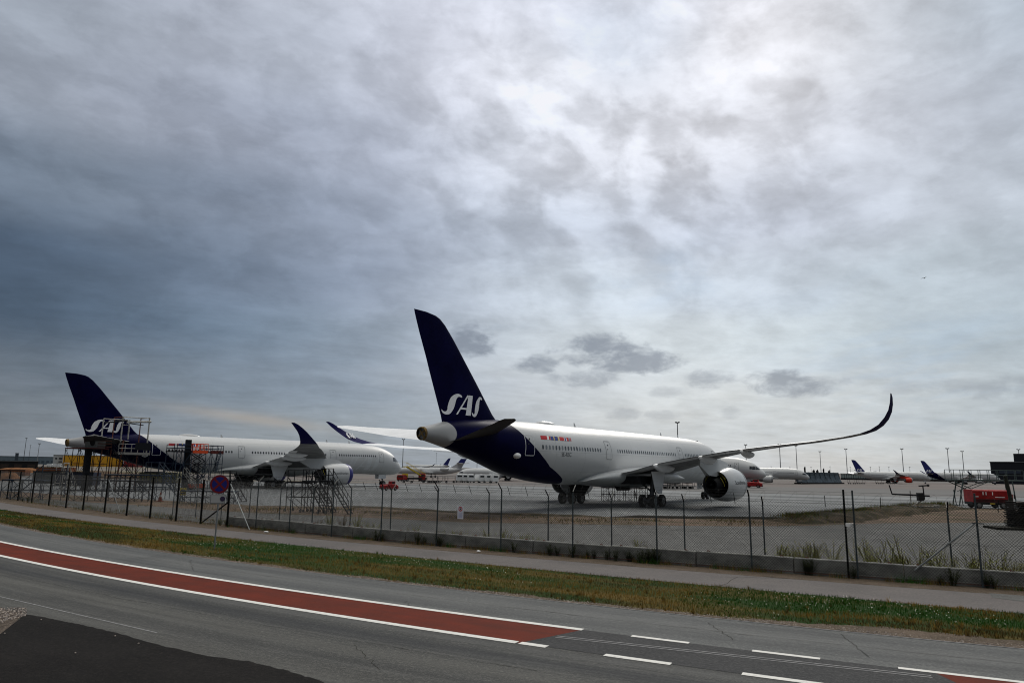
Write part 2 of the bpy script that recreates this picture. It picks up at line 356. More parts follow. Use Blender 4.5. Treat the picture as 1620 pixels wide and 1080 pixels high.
def asphalt(c1, c2, spk=.5, streak=.25):
    def fn(q, t):
        a = q.mix(q.mr(q.noise(t, .35, 4, .6), .35, .65, 0, 1, True), (*c1, 1), (*c2, 1))
        st = q.noise(along(q, t, .06, 1.6), 1.0, 4, .6)
        a = q.mix(q.mr(st, .35, .7, 0, streak, True), a, (c1[0]*.5, c1[1]*.5, c1[2]*.52, 1))
        for sc_, k in ((11, .8), (30, 1.0)):
            s1 = q.noise(t, sc_, 3, .8); a = q.mix(q.mr(s1, .50, .68, 0, spk*k), a, (min(1, c1[0]*2.6), min(1, c1[1]*2.5), min(1, c1[2]*2.35), 1))
            s2 = q.noise(t, sc_*1.37, 3, .8); a = q.mix(q.mr(s2, .50, .66, 0, spk*k), a, (c1[0]*.25, c1[1]*.25, c1[2]*.26, 1))
        pt = q.mr(q.noise(t, 1.3, 4, .6), .55, .66, 0, .16); a = q.mix(pt, a, (c1[0]*.45, c1[1]*.45, c1[2]*.45, 1))
        return q.mix(q.mr(q.noise(t, 2.7, 4, .6), .60, .70, 0, .14), a, (c1[0]*1.9, c1[1]*1.85, c1[2]*1.75, 1))
    return fn
mPatch0 = None
mPatch = ground_mat('asphalt_patch', asphalt((.0125, .0115, .0110), (.0075, .007, .0068), .5, .6), .95, .4, 70)
mPath = ground_mat('path_asphalt', asphalt((.120, .110, .107), (.098, .092, .092), .3, .1), .9, .3, 90)
mService = ground_mat('service_asphalt', asphalt((.105, .106, .104), (.075, .076, .074), .35, .35), .9, .3, 60)
def lane_tone(q, a, bands):
    "wheel tracks and polish that follow the lane; v = metres across, u = metres along"
    uv = q.n('ShaderNodeUVMap', uv_map='UVMap').outputs[0]; o = q.sep(uv)
    wob = q.m('ADD', o[1], q.m('MULTIPLY', q.m('SUBTRACT', q.noise(q.comb(q.m('MULTIPLY', o[0], .12), q.m('MULTIPLY', o[1], .4), 0.0), 1.0, 3, .5), .5), .7))
    for c_, w_, k_, col in bands:
        d = q.m('DIVIDE', q.m('SUBTRACT', wob, c_), w_); g = q.m('MULTIPLY', q.m('EXPONENT', q.m('MULTIPLY', q.m('MULTIPLY', d, d), -1.0)), k_); a = q.mix(g, a, (*col, 1))
    st = q.noise(q.comb(q.m('MULTIPLY', o[0], .09), q.m('MULTIPLY', o[1], 3.2), 3.0), 1.0, 5, .65)
    a = q.mix(q.mr(st, .48, .72, 0, .38), a, (.022, .023, .024, 1)); return q.mix(q.mr(st, .48, .28, 0, .30), a, (.13, .13, .125, 1))
def with_lane(fn, bands): return lambda q, t: lane_tone(q, fn(q, t), bands)
def redfn(q, t):
    a = q.mix(q.mr(q.noise(t, .8, 5, .6), .3, .7), (.128, .021, .010, 1), (.085, .018, .010, 1))
    a = q.mix(q.mr(q.noise(t, 40, 2, .8), .5, .8, 0, .5), a, (.05, .012, .008, 1))
    return q.mix(q.mr(q.noise(along(q, t, .1, 2.2), 1, 4, .6), .45, .75, 0, .6), a, (.055, .017, .013, 1))
mRed = ground_mat('red_surfacing', redfn, .85, .5, 90)
mRoad = ground_mat('asphalt_grey', with_lane(asphalt((.098, .102, .103), (.080, .084, .085), .6, .15), [(-.75, .40, .35, (.055, .057, .060)), (-2.45, .45, .35, (.055, .057, .060)), (-1.6, .4, .25, (.14, .14, .138))]), .85, .2, 60)
mRoadN = ground_mat('asphalt_dark', with_lane(asphalt((.066, .067, .065), (.052, .053, .052), .75, .15), [(-1.25, .50, .62, (.026, .028, .032)), (-2.5, .45, .35, (.100, .098, .090)), (-3.4, .40, .30, (.034, .035, .037)), (-.35, .22, .40, (.085, .086, .086)), (-4.6, .8, .30, (.085, .082, .075))]), .85, .2, 60)
def apronfn(q, t):
    a = q.mix(q.mr(q.noise(t, .045, 5, .6), .35, .65), (.200, .208, .213, 1), (.142, .149, .154, 1))
    a = q.mix(q.mr(q.noise(along(q, t, .02, .35, .45), 1, 5, .65), .45, .72, 0, .55), a, (.095, .10, .10, 1))
    br = q.n('ShaderNodeTexBrick'); q.put(br.inputs[0], along(q, t, 1, 1, .42)); br.offset = 0; br.inputs['Scale'].default_value = 1.0; br.inputs['Brick Width'].default_value = 7.5; br.inputs['Row Height'].default_value = 7.5
    br.inputs['Mortar Size'].default_value = .06; br.inputs['Mortar Smooth'].default_value = .4
    br.inputs['Color1'].default_value = (1, 1, 1, 1); br.inputs['Color2'].default_value = (.86, .86, .86, 1); br.inputs['Mortar'].default_value = (.35, .35, .33, 1)
    a = q.mix(.8, a, q.mix(1.0, a, br.outputs[0], 'MULTIPLY'))
    return q.mix(q.mr(q.noise(t, .5, 4, .7), .58, .75, 0, .6), a, (.07, .07, .065, 1))
mApron = ground_mat('apron_concrete', apronfn, .9, .1, 30)
def farfn(q, t):
    x, y, z = q.sep(t)
    a = q.mix(q.mr(q.noise(t, .012, 5, .6), .35, .65), (.150, .130, .122, 1), (.112, .100, .094, 1))
    # taxiway bands run from left to right behind the apron
    bands = q.noise(q.comb(q.m('MULTIPLY', x, .0015), q.m('MULTIPLY', y, .022), 1.5), 1, 4, .6)
    a = q.mix(q.mr(bands, .48, .6, 0, .8, True), a, (.118, .120, .120, 1))
    g = q.mr(q.noise(q.comb(q.m('MULTIPLY', x, .004), q.m('MULTIPLY', y, .03), 8.5), 1, 4, .6), .5, .62, 0, 1, True)
    left = q.mr(x, -30, -70, 0, .8)
    return q.mix(q.m('MULTIPLY', g, left), a, (.115, .10, .045, 1))
mFar = ground_mat('airfield_ground', farfn, .95, .0)
def dirtfn(q, t):
    a = q.mix(q.mr(q.noise(t, .25, 5, .65), .35, .65), (.135, .092, .066, 1), (.085, .064, .046, 1))
    a = q.mix(q.mr(q.noise(along(q, t, .08, .5), 1, 4, .6), .5, .62, 0, .8, True), a, (.045, .042, .018, 1))
    return q.mix(q.mr(q.noise(t, 9, 3, .7), .55, .7, 0, .5), a, (.19, .15, .12, 1))
mDirt = ground_mat('verge_earth', dirtfn, .95, .6, 8, .06)
def soilfn(q, t):
    a = q.mix(q.mr(q.noise(t, 1.2, 5, .65), .35, .65), (.10, .075, .055, 1), (.055, .042, .028, 1))
    return q.mix(q.mr(q.noise(t, 22, 3, .8), .52, .66, 0, .8), a, (.22, .18, .15, 1))
mSoil = ground_mat('roadside_soil', soilfn, .95, .8, 25, .04)
mGravel = ground_mat('gravel', lambda q, t: q.ramp(q.noise(t, 26, 3, .8), [(.38, (.03, .024, .02)), (.52, (.09, .072, .058)), (.68, (.22, .18, .15))]), .95, 1.0, 26, .05)
GREEN_SCALE = .16
def patchmask(q, t):
    n = q.noise(along(q, t, .10, .42), 1.0, 3, .55); return n
def turffn(q, t):
    f = patchmask(q, t)
    a = q.ramp(f, [(.36, (.110, .075, .018)), (.46, (.055, .052, .010)), (.54, (.014, .042, .005))])
    return q.mix(q.mr(q.noise(t, 6, 4, .7), .4, .7, 0, .6), a, (.020, .016, .006, 1))
mTurf = ground_mat('verge_turf', turffn, .95, .8, 30, .05)
mWhite = ground_mat('road_paint', lambda q, t: q.mix(q.mr(q.noise(t, 7, 5, .75), .46, .72, 0, .5), (.62, .61, .58, 1), (.24, .24, .235, 1)), .7, .4, 80)
mWorn = ground_mat('worn_road_paint', lambda q, t: q.mix(q.mr(q.noise(t, 9, 4, .7), .35, .65), (.26, .26, .26, 1), (.13, .13, .135, 1)), .8, .4, 80)
mBlack = ground_mat('black_edging', lambda q, t: q.mix(q.noise(t, 2, 4, .6), (.008, .008, .007, 1), (.03, .028, .02, 1)), .95, .5, 10, .05)

A0, A1, NN = -75, 45, 120
# ------------------------------------------------------------------ ground sheets
m = MB(); m.add([(-6000, -300, -.02), (6000, -300, -.02), (6000, 9000, -.02), (-6000, 9000, -.02)], [(0, 1, 2, 3)]); struct(m.build('ground', mFar))
sea = MB(); sea.add([(-9000, 1500, -.0), (-700, 1500, -.0), (-700, 8000, -.0), (-9000, 8000, -.0)], [(0, 1, 2, 3)])
struct(sea.build('sea', mat('sea_water', (.05, .09, .13), .25, var=.3, vscale=.01)))
A0, A1, NN = -75, 45, 120
def bnd(pts): return [gp(*q).to_2d() for q in pts]
def poly_sheet(name, pts, z, m_, sub=True):
    mb = MB(); mb.add([(p[0], p[1], z) for p in pts], [tuple(range(len(pts)))]); o = mb.build(name, m_)
    bm = bmesh.new(); bm.from_mesh(o.data); bmesh.ops.triangulate(bm, faces=bm.faces)
    for f in bm.faces:
        if f.normal.z < 0: f.normal_flip()
    bm.to_mesh(o.data); bm.free(); return o
vergeTop = [(-140, 150)]+[tuple(p) for p in bnd([(0, 776), (240, 790), (400, 799), (535, 801), (640, 806), (740, 811), (1000, 818), (1170, 820), (1290, 821), (1345, 815), (1400, 810), (1480, 803), (1620, 804)])]+[(110, 110)]
vergeBot = [(-120, 120)]+[tuple(p) for p in bnd([(0, 785), (240, 800), (400, 811), (535, 816), (740, 826), (1000, 830), (1170, 832), (1290, 831), (1400, 827), (1620, 826)])]+[(95, 70)]
struct(poly_sheet('apron', vergeTop+[(190, 140), (60, 135), (35, 150), (5, 168), (-40, 170), (-90, 176), (-190, 190)], -.012, mApron))
struct(poly_sheet('service_road', [(-140, 100), (-140, 123)]+vergeBot+[(95, 40), (40, 10)]+[tuple(cFence.p(x, 0)) for x in (30, 20, 10, 0, -10, -20, -30, -45, -60)], -.008, mService))
struct(poly_sheet('infield_verge', vergeTop+vergeBot[::-1], -.004, mDirt))
# road, verge, path
struct(strip(cFence.pts(A0, A1, NN, .55), cPathF.pts(A0, A1, NN, -.12), 0, 0, NN, .0, ).build('fence_base_strip', mSoil))
struct(strip(cPathF, cPathN, A0, A1, NN, .006).build('footpath', mPath))
struct(strip(cPathN.pts(A0, A1, NN, .10), cEdge.pts(A0, A1, NN, -.1), 0, 0, NN, .001).build('verge', mTurf))
lowfar = cLow.pts(A0, A1, NN, -14)
lane_strip('road', cEdge, 0, -9.0, .005, mRoad)
lane_strip('road_near_lane', cLow, -.02, -9.4, .009, mRoadN)
# soil fringe between turf and road (ragged)
def rag(c, a, b_, n, off, amp, seed):
    return [c.p(a+(b_-a)*i/n, off+amp*mnoise.noise(Vector(((a+(b_-a)*i/n)*.9, seed, 0)))+amp*.5*mnoise.noise(Vector(((a+(b_-a)*i/n)*4, seed, 3)))) for i in range(n+1)]
wide = [cEdge.p(p.x, .30+.75*sstep(5, 11, p.x)*(1+.5*mnoise.noise(Vector((p.x*.4, 3, 3))))+.35*mnoise.noise(Vector((p.x*.9, 1.3, 0)))+.18*mnoise.noise(Vector((p.x*4, 1.3, 3)))) for p in cEdge.pts(A0, A1, 500)]
struct(strip(wide, rag(cEdge, A0, A1, 500, -.06, .09, 4.4), 0, 0, 500, .013).build('roadside_soil', mSoil))
struct(strip(rag(cPathF, A0, A1, 500, .0, .12, 5.1), cPathF.pts(A0, A1, 500, .5), 0, 0, 500, .010).build('fence_foot_soil', mSoil))
# red median and markings
xr0 = gp(923, 998).x; xr1 = gp(822, 1018).x
def cutstrip(c1, c2, a, b1, b2, n, z):
    "strip with slanted end"
    A = c1.pts(a, b1, n); B = c2.pts(a, b2, n); m = MB(); m.add([(p.x, p.y, z) for p in A]+[(p.x, p.y, z) for p in B], [(i+n+1, i+n+2, i+1, i) for i in range(n)]); return m
struct(cutstrip(cUp, cLow, A0, xr0, xr1, 80, .013).build('red_median', mRed))
struct(cutstrip(cUp, cLow, gp(1475, 1062).x, A1, A1, 30, .013).build('red_median', mRed))
struct(cutstrip(cUp, cLow, xr1+.1, A1, A1, 60, .0115).build('dark_median_lane', ground_mat('asphalt_median', asphalt((.040, .041, .043), (.034, .035, .037), .6, .3), .85, .2, 60)))
def line(name, c, a, b_, w, z=.017, m_=None, off=0.0):
    n = max(2, int((b_-a)*1.2)); return struct(strip(c.pts(a, b_, n, off+w/2), c.pts(a, b_, n, off-w/2), 0, 0, n, z).build(name, m_ or mWhite))
line('lane_line', cUp, A0, gp(923, 998).x, .22)
line('lane_line', cLow, A0, gp(818, 1019).x, .23)
line('lane_line', cLow, gp(823, 1020).x, gp(866, 1026).x, .23)
for a, b_ in (((1000, 1007), (1090, 1017)), ((1187, 1027), (1294, 1040)), ((1410, 1051), (1700, 1086))): line('lane_dash', cUp, gp(*a).x, gp(*b_).x, .17)
for a, b_ in (((957, 1037), (1062, 1051)), ((1172, 1064), (1300, 1080)), ((1420, 1097), (1700, 1120))): line('lane_dash', cLow, gp(*a).x, gp(*b_).x, .20)
line('edge_line', cFaint, gp(-60, 925).x, gp(250, 1000).x, .045, .0135, mWorn)
line('edge_line', cEdge, A0, A1, .05, .0155, mWorn, -.10)
cM = Curve([(885, 1008), (1100, 1030), (1300, 1052), (1475, 1071)], 1)
line('worn_line', cM, gp(880, 1007).x, gp(1475, 1071).x, .05, .0165, mWorn, .075); line('worn_line', cM, gp(880, 1007).x, gp(1475, 1071).x, .05, .0165, mWorn, -.075)
# dark resurfaced patch in the lower left and the gravel corner
pp = bnd([(0, 1003), (25, 984), (42, 972), (75, 978), (108, 985), (140, 991), (200, 1006), (255, 1022), (330, 1038), (400, 1048), (455, 1062), (512, 1080), (620, 1110), (700, 1300), (-300, 1300), (-400, 1010)])
rr = []
for i, p in enumerate(pp):
    q_ = pp[(i+1) % len(pp)]; k = 8 if i < 13 else 1
    for j in range(k): rr.append(p.lerp(q_, j/k)+Vector((random.uniform(-.02, .02), random.uniform(-.03, .03))))
struct(poly_sheet('asphalt_patch', [tuple(p) for p in rr], .021, mPatch))
struct(poly_sheet('gravel_corner', [tuple(p) for p in bnd([(-60, 960), (-10, 962), (14, 967), (40, 971), (24, 985), (0, 1004), (-90, 1050)])], .025, mGravel))
# crack across the footpath
ck = bnd([(1133, 931), (1140, 926), (1150, 923), (1157, 917), (1168, 912), (1185, 913), (1240, 915)]); mb = MB()
for p, q_ in zip(ck, ck[1:]):
    d = (q_-p).normalized(); n_ = Vector((-d.y, d.x))*.012; mb.add([(*(p+n_), .011), (*(q_+n_), .011), (*(q_-n_), .011), (*(p-n_), .011)], [(3, 2, 1, 0)])
struct(mb.build('path_crack', mBlack))
struct(poly_sheet('path_patch', [tuple(p) for p in bnd([(1565, 938), (1700, 948), (1700, 962), (1570, 945)])], .012, mService))
# seams and cracks in the carriageway
def crack(c, off, a, b_, amp, w, seed, name='road_crack'):
    n = int((b_-a)/.12); m = MB(); V = []
    for i in range(n+1):
        x = a+(b_-a)*i/n; o = off+amp*mnoise.noise(Vector((x*.8, seed, 0)))+amp*.4*mnoise.noise(Vector((x*4, seed, 2))); ww = w*(.3+abs(mnoise.noise(Vector((x*1.7, seed, 5))))*1.6)
        p = c.p(x, o+ww/2); q = c.p(x, o-ww/2); V += [(p.x, p.y, .0125), (q.x, q.y, .0125)]
    m.add(V, [(2*i, 2*i+1, 2*i+3, 2*i+2) for i in range(n)]); struct(m.build(name, mBlack))
crack(cEdge, -1.75, -34, 14, .10, .018, 2.0); crack(cEdge, -.55, -12, 3, .12, .012, 4.0); crack(cLow, -1.9, -16, 1.5, .10, .016, 6.0); crack(cPathN, .9, -30, 2, .10, .012, 8.0, 'path_crack')
for px0, py0, px1, py1, sd_ in ((640, 950, 655, 966, 1), (1120, 985, 1160, 1012, 2), (1330, 1003, 1375, 1040, 3), (560, 1020, 600, 1060, 4), (300, 885, 306, 902, 5), (905, 905, 880, 930, 6)):
    a_ = gp(px0, py0); c_ = gp(px1, py1); m = MB(); V = []
    for i in range(25):
        p = a_.lerp(c_, i/24); o = .10*mnoise.noise(Vector((i*.35, sd_, 0))); V += [(p.x+o, p.y+o, .0128), (p.x+o+.014, p.y+o, .0128)]
    m.add(V, [(2*i, 2*i+1, 2*i+3, 2*i+2) for i in range(24)]); struct(m.build('road_crack', mBlack))
# raised black edging of the apron and dark grass bank (real little bank)
def bank(name, pts, w, h, m_, n_=5, seed=0., jit=.25):
    P = [Vector(p) for p in pts]; Q = []
    for p, q_ in zip(P, P[1:]):
        k = max(1, int((q_-p).length/.8))
        for j in range(k): Q.append(p.lerp(q_, j/k))
    Q.append(P[-1]); secs = []
    for i, p in enumerate(Q):
        d = (Q[min(i+1, len(Q)-1)]-Q[max(i-1, 0)]).normalized(); nn = Vector((-d.y, d.x)); k = 1+jit*2*mnoise.noise(Vector((p.x*.3, p.y*.3, seed)))
        e = min(1, i/3, (len(Q)-1-i)/3)
        secs.append([(p.x+nn.x*w*k*u, p.y+nn.y*w*k*u, -.03+max(0, h*k*e*(1-u*u))+h*e*jit*mnoise.noise(Vector((p.x*1.3, p.y*1.3, u*2)))*(1-u*u)) for u in [-1+2*j/n_ for j in range(n_+1)]])
    mb = MB(); mb.loft(secs, cap=False, closed=False); return mb.build(name, m_, smooth=60)
mBank = ground_mat('bank_earth', lambda q, t: q.mix(q.mr(q.noise(t, .9, 5, .65), .42, .6, 0, 1, True), (.024, .022, .010, 1), (.075, .055, .036, 1)), .95, .8, 8, .08)
struct(bank('apron_edging', bnd([(960, 817), (1060, 819), (1170, 820), (1290, 821)]), .5, .22, mBlack, jit=.1))
struct(bank('earth_bank', bnd([(1240, 826), (1300, 823), (1345, 818), (1400, 812), (1450, 806), (1500, 804), (1530, 806)]), 2.6, .62, mBank, 8, 3.))
struct(bank('earth_bank', bnd([(535, 800), (600, 803), (680, 808), (760, 812), (860, 815), (960, 817)]), .9, .16, mBank, 6, 7.))

# ------------------------------------------------------------------ airliners
PAX = mat('aircraft_white', (.45, .46, .465), .32, var=.10, vscale=.9, coat=.3, stretch=(.35, 1, 1))
NAVY = (.0015, .0015, .026)
def livery_mat(name, ksc, s0, navy=True, white=(.45, .46, .465)):
    "white paint, navy tail sweeping down the rear fuselage; coordinates are the aircraft's own"
    if name in MATS: return MATS[name]
    m = bpy.data.materials.new(name); m.use_nodes = True; nt = m.node_tree; q = NB(nt); bs = nt.nodes['Principled BSDF']
    t = q.n('ShaderNodeTexCoord').outputs['Object']; x, y, z = q.sep(t)
    s = q.m('DIVIDE', q.m('SUBTRACT', s0, x), ksc); zz = q.m('DIVIDE', z, ksc)
    zn = q.m('DIVIDE', q.m('SUBTRACT', zz, 2.4), 6.4)
    # forward edge of the navy as a function of height
    lim = q.ramp(zn, [(0, (45.4/70,)*3), (.10, (46.6/70,)*3), (.29, (50.17/70,)*3), (.44, (51.75/70,)*3), (.60, (53.2/70,)*3), (.74, (54.3/70,)*3), (.90, (55.4/70,)*3), (1.0, (56.0/70,)*3)])
    f1 = q.mr(q.m('SUBTRACT', s, q.m('MULTIPLY', q.sep(lim)[0], 70.)), -.02, .02)
    g = q.m('SUBTRACT', 62.45, q.m('MULTIPLY', q.m('POWER', q.m('ABSOLUTE', q.m('SUBTRACT', zz, 6.85)), 2.0), -.45)); f2 = q.mr(q.m('SUBTRACT', g, s), -.02, .02)
    f = q.m('MULTIPLY', f1, f2)
    dirt = q.noise(q.comb(q.m('MULTIPLY', x, .35), y, q.m('MULTIPLY', z, .8)), 1.1, 5, .65)
    w = q.mix(q.mr(dirt, .42, .75, 0, .30, True), (*white, 1), (.42, .44, .44, 1))
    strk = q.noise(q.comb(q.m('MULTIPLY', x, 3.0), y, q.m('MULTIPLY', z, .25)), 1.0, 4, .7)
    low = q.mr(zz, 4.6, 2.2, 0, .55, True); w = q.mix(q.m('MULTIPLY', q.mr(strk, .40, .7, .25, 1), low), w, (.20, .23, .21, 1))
    br = q.n('ShaderNodeTexBrick'); q.put(br.inputs[0], q.comb(x, q.m('MULTIPLY', z, 1.0), 0.0)); br.offset = 0; br.inputs['Scale'].default_value = 1.; br.inputs['Brick Width'].default_value = 5.3; br.inputs['Row Height'].default_value = 1.9
    br.inputs['Mortar Size'].default_value = .012; br.inputs['Color1'].default_value = (1, 1, 1, 1); br.inputs['Color2'].default_value = (.97, .97, .97, 1); br.inputs['Mortar'].default_value = (.55, .55, .55, 1)
    w = q.mix(1.0, w, br.outputs[0], 'MULTIPLY')
    cone_ = q.mr(q.m('SUBTRACT', s, g), -.02, .02) if navy else 0.0
    w = q.mix(cone_, w, (.24, .245, .25, 1))
    nv = q.mix(q.mr(dirt, .4, .7, 0, .5), (*NAVY, 1), (.0012, .0012, .010, 1))
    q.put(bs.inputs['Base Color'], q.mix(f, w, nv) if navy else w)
    q.put(bs.inputs['Roughness'], q.mr(dirt, .3, .8, .36, .50)); q.put(bs.inputs['Specular IOR Level'], q.m('SUBTRACT', .42, q.m('MULTIPLY', f, .39)) if navy else .42)
    MATS[name] = m; return m
mNavy = mat('navy_paint', NAVY, .6, var=.3, vscale=.5, spec=.03)
mWlt = mat('winglet_blue', (.006, .006, .055), .6, spec=.03)
mBlue = mat('blue_paint', (.018, .018, .13), .38)
mLogo = mat('logo_silver', (.62, .63, .65), .4)
mGrey = mat('grey_metal', (.30, .31, .32), .45, .3, var=.25, vscale=2.)
mConeG = mat('tail_cone_grey', (.42, .43, .44), .4, var=.15, vscale=1.)
mDark = mat('dark_void', (.008, .008, .009), .7)
mBay = mat('gear_bay', (.018, .018, .02), .8, var=.5, vscale=3.)
mTyre = mat('tyre_rubber', (.012, .012, .012), .85)
mRim = mat('wheel_rim', (.22, .22, .22), .5, .5)
mStrut = mat('gear_strut', (.10, .105, .11), .45, .4)
mGlass = mat('cabin_glass', (.010, .013, .018), .12, spec=.6)
mGlassL = mat('cabin_glass_shaded', (.16, .18, .20), .3)
mOut = mat('door_outline_grey', (.13, .14, .15), .5); mOutW = mat('door_outline_white', (.55, .56, .58), .5)
mFaded = mat('faded_titles', (.51, .53, .54), .5, var=.08, vscale=2)
mText = mat('registration_grey', (.05, .055, .06), .5)
mRedP = mat('flag_red', (.42, .018, .02), .5); mBlueP = mat('flag_blue', (.02, .04, .20), .5); mYel = mat('flag_yellow', (.62, .45, .06), .5); mWhP = mat('flag_white', (.75, .75, .74), .5)
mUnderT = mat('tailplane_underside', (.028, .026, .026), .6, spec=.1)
mUnderShadeW = mat('wing_underside_shade', (.20, .205, .21), .5, var=.35, vscale=1.1, stretch=(.3, 1, 1))  # light grey underside darkened; shade below the wing is put into the colour
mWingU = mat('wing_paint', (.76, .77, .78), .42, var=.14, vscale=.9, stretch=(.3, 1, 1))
mPipe = mat('yellow_hose', (.50, .42, .06), .5); mRust = mat('brown_tape', (.20, .13, .045), .8, var=.6, vscale=5)
mTipRed = mat('red_cover', (.40, .03, .02), .7)

ST = dict(
 S=[0, .12, .35, .8, 1.6, 2.5, 3.5, 5, 7, 9.5, 12, 30, 44, 49, 54, 58, 61, 63.1, 64.5, 65.5],
 Wd=[.02, .42, .78, 1.15, 1.65, 2.05, 2.4, 2.7, 2.9, 2.96, 2.98, 2.98, 2.98, 2.9, 2.5, 1.9, 1.35, .97, .72, .57],
 T=[3.62, 4.0, 4.3, 4.75, 5.45, 6.2, 6.95, 7.6, 8.15, 8.43, 8.55, 8.62, 8.6, 8.6, 8.56, 8.42, 8.2, 7.90, 7.57, 7.36],
 B=[3.58, 3.2, 2.95, 2.68, 2.42, 2.3, 2.25, 2.25, 2.3, 2.42, 2.45, 2.45, 2.45, 2.72, 3.42, 4.5, 5.3, 5.77, 6.06, 6.25])
def fsec(s):
    return crom(s, ST['S'], ST['Wd']), crom(s, ST['S'], ST['T']), crom(s, ST['S'], ST['B'])
def fy(s, z):
    w, t, b_ = fsec(s); k = (z-(t+b_)/2)/((t-b_)/2); return w*sqrt(max(0.0, 1-k*k))
def th(u): return 5*(.2969*sqrt(max(u, 0))-.126*u-.3516*u*u+.2843*u**3-.1036*u**4)
US = [0, .006, .025, .07, .14, .24, .36, .5, .65, .8, .92, 1.0]
def aero(LE, TE, T, nrm, camber=0.):
    LE = Vector(LE); TE = Vector(TE); c = TE-LE; L = c.length; up_ = []; lo = []
    for u in US:
        h = th(u)*T*.5/.5*.5 if False else th(u)*T
        up_.append(LE+c*u+nrm*(h+camber*4*u*(1-u))); lo.append(LE+c*u+nrm*(-h+camber*4*u*(1-u)))
    return up_+lo[::-1][:-1][1:] if False else up_[::-1]+lo[1:]
def stroke(pts):
    "calligraphic stroke -> quads; pts (u,v,width)"
    n = len(pts); out = []; N = 26
    T_ = [i/(n-1) for i in range(n)]
    def ev(t): return [crom_ns(t, T_, [p[k] for p in pts]) for k in range(3)]
    prev = None
    for i in range(N+1):
        t = i/N; p = ev(t); q = ev(min(1, t+.01)); r = ev(max(0, t-.01)); d = Vector((q[0]-r[0], q[1]-r[1])).normalized(); nn = Vector((-d.y, d.x))
        a = (p[0]+nn.x*p[2]/2, p[1]+nn.y*p[2]/2); c = (p[0]-nn.x*p[2]/2, p[1]-nn.y*p[2]/2)
        if prev: out.append([prev[0], a, c, prev[1]])
        prev = (a, c)
    return out
def crom_ns(x, X, Y):
    for i in range(len(X)-1):
        if x <= X[i+1]+1e-9: break
    h = X[i+1]-X[i]; t = (x-X[i])/h; g = lambda k: (Y[min(k+1, len(Y)-1)]-Y[max(k-1, 0)])/(X[min(k+1, len(X)-1)]-X[max(k-1, 0)])
    return (2*t**3-3*t*t+1)*Y[i]+(t**3-2*t*t+t)*h*g(i)+(-2*t**3+3*t*t)*Y[i+1]+(t**3-t*t)*h*g(i+1)
def logo_quads():
    S1 = [(.10, .36, .06), (.30, .17, .17), (.66, .10, .26), (1.02, .26, .52), (1.22, .62, .76), (1.36, .95, .80), (1.52, 1.28, .72), (1.80, 1.58, .46), (2.16, 1.74, .26), (2.50, 1.70, .19), (2.64, 1.60, .09)]
    Q = [stroke(S1)]
    A = []
    N = 10
    for i in range(N):
        a, c = i/N, (i+1)/N; L = lambda p, q, t: (p[0]+(q[0]-p[0])*t, p[1]+(q[1]-p[1])*t)
        A.append([L((3.22, .06), (3.55, 1.86), a), L((3.92, .06), (4.16, 1.86), a), L((3.92, .06), (4.16, 1.86), c), L((3.22, .06), (3.55, 1.86), c)])
        A.append([L((1.96, .06), (3.40, 1.86), a), L((2.16, .06), (3.56, 1.80), a), L((2.16, .06), (3.56, 1.80), c), L((1.96, .06), (3.40, 1.86), c)])
    A.append([(2.52, .54), (3.30, .54), (3.34, .70), (2.66, .70)]); Q.append(A)
    S2 = [(4.06+(u-.06)*.58, v, w*(.66 if w > .3 else 1)) for u, v, w in S1]; Q.append(stroke(S2))
    return Q
LOGO = logo_quads()

def wheel(parent, c, r, w, n=20):
    X, Y, Z = c
    t = MB(); prof = [(-w/2, r*.62), (-w/2, r*.86), (-w*.36, r*.97), (0, r), (w*.36, r*.97), (w/2, r*.86), (w/2, r*.62)]
    t.lathe(prof, c, (0, 1, 0), n); t.lathe([(-w/2, r*.62), (w/2, r*.62)], c, (0, 1, 0), n); o = t.build('wheel', mTyre, parent, smooth=40)
    h = MB(); h.lathe([(-w*.46, 0.001), (-w*.46, r*.2), (-w*.34, r*.35), (-w*.40, r*.6), (w*.40, r*.6), (w*.34, r*.35), (w*.46, r*.2), (w*.46, .001)], c, (0, 1, 0), n); h.build('rim', mRim, o, smooth=30)

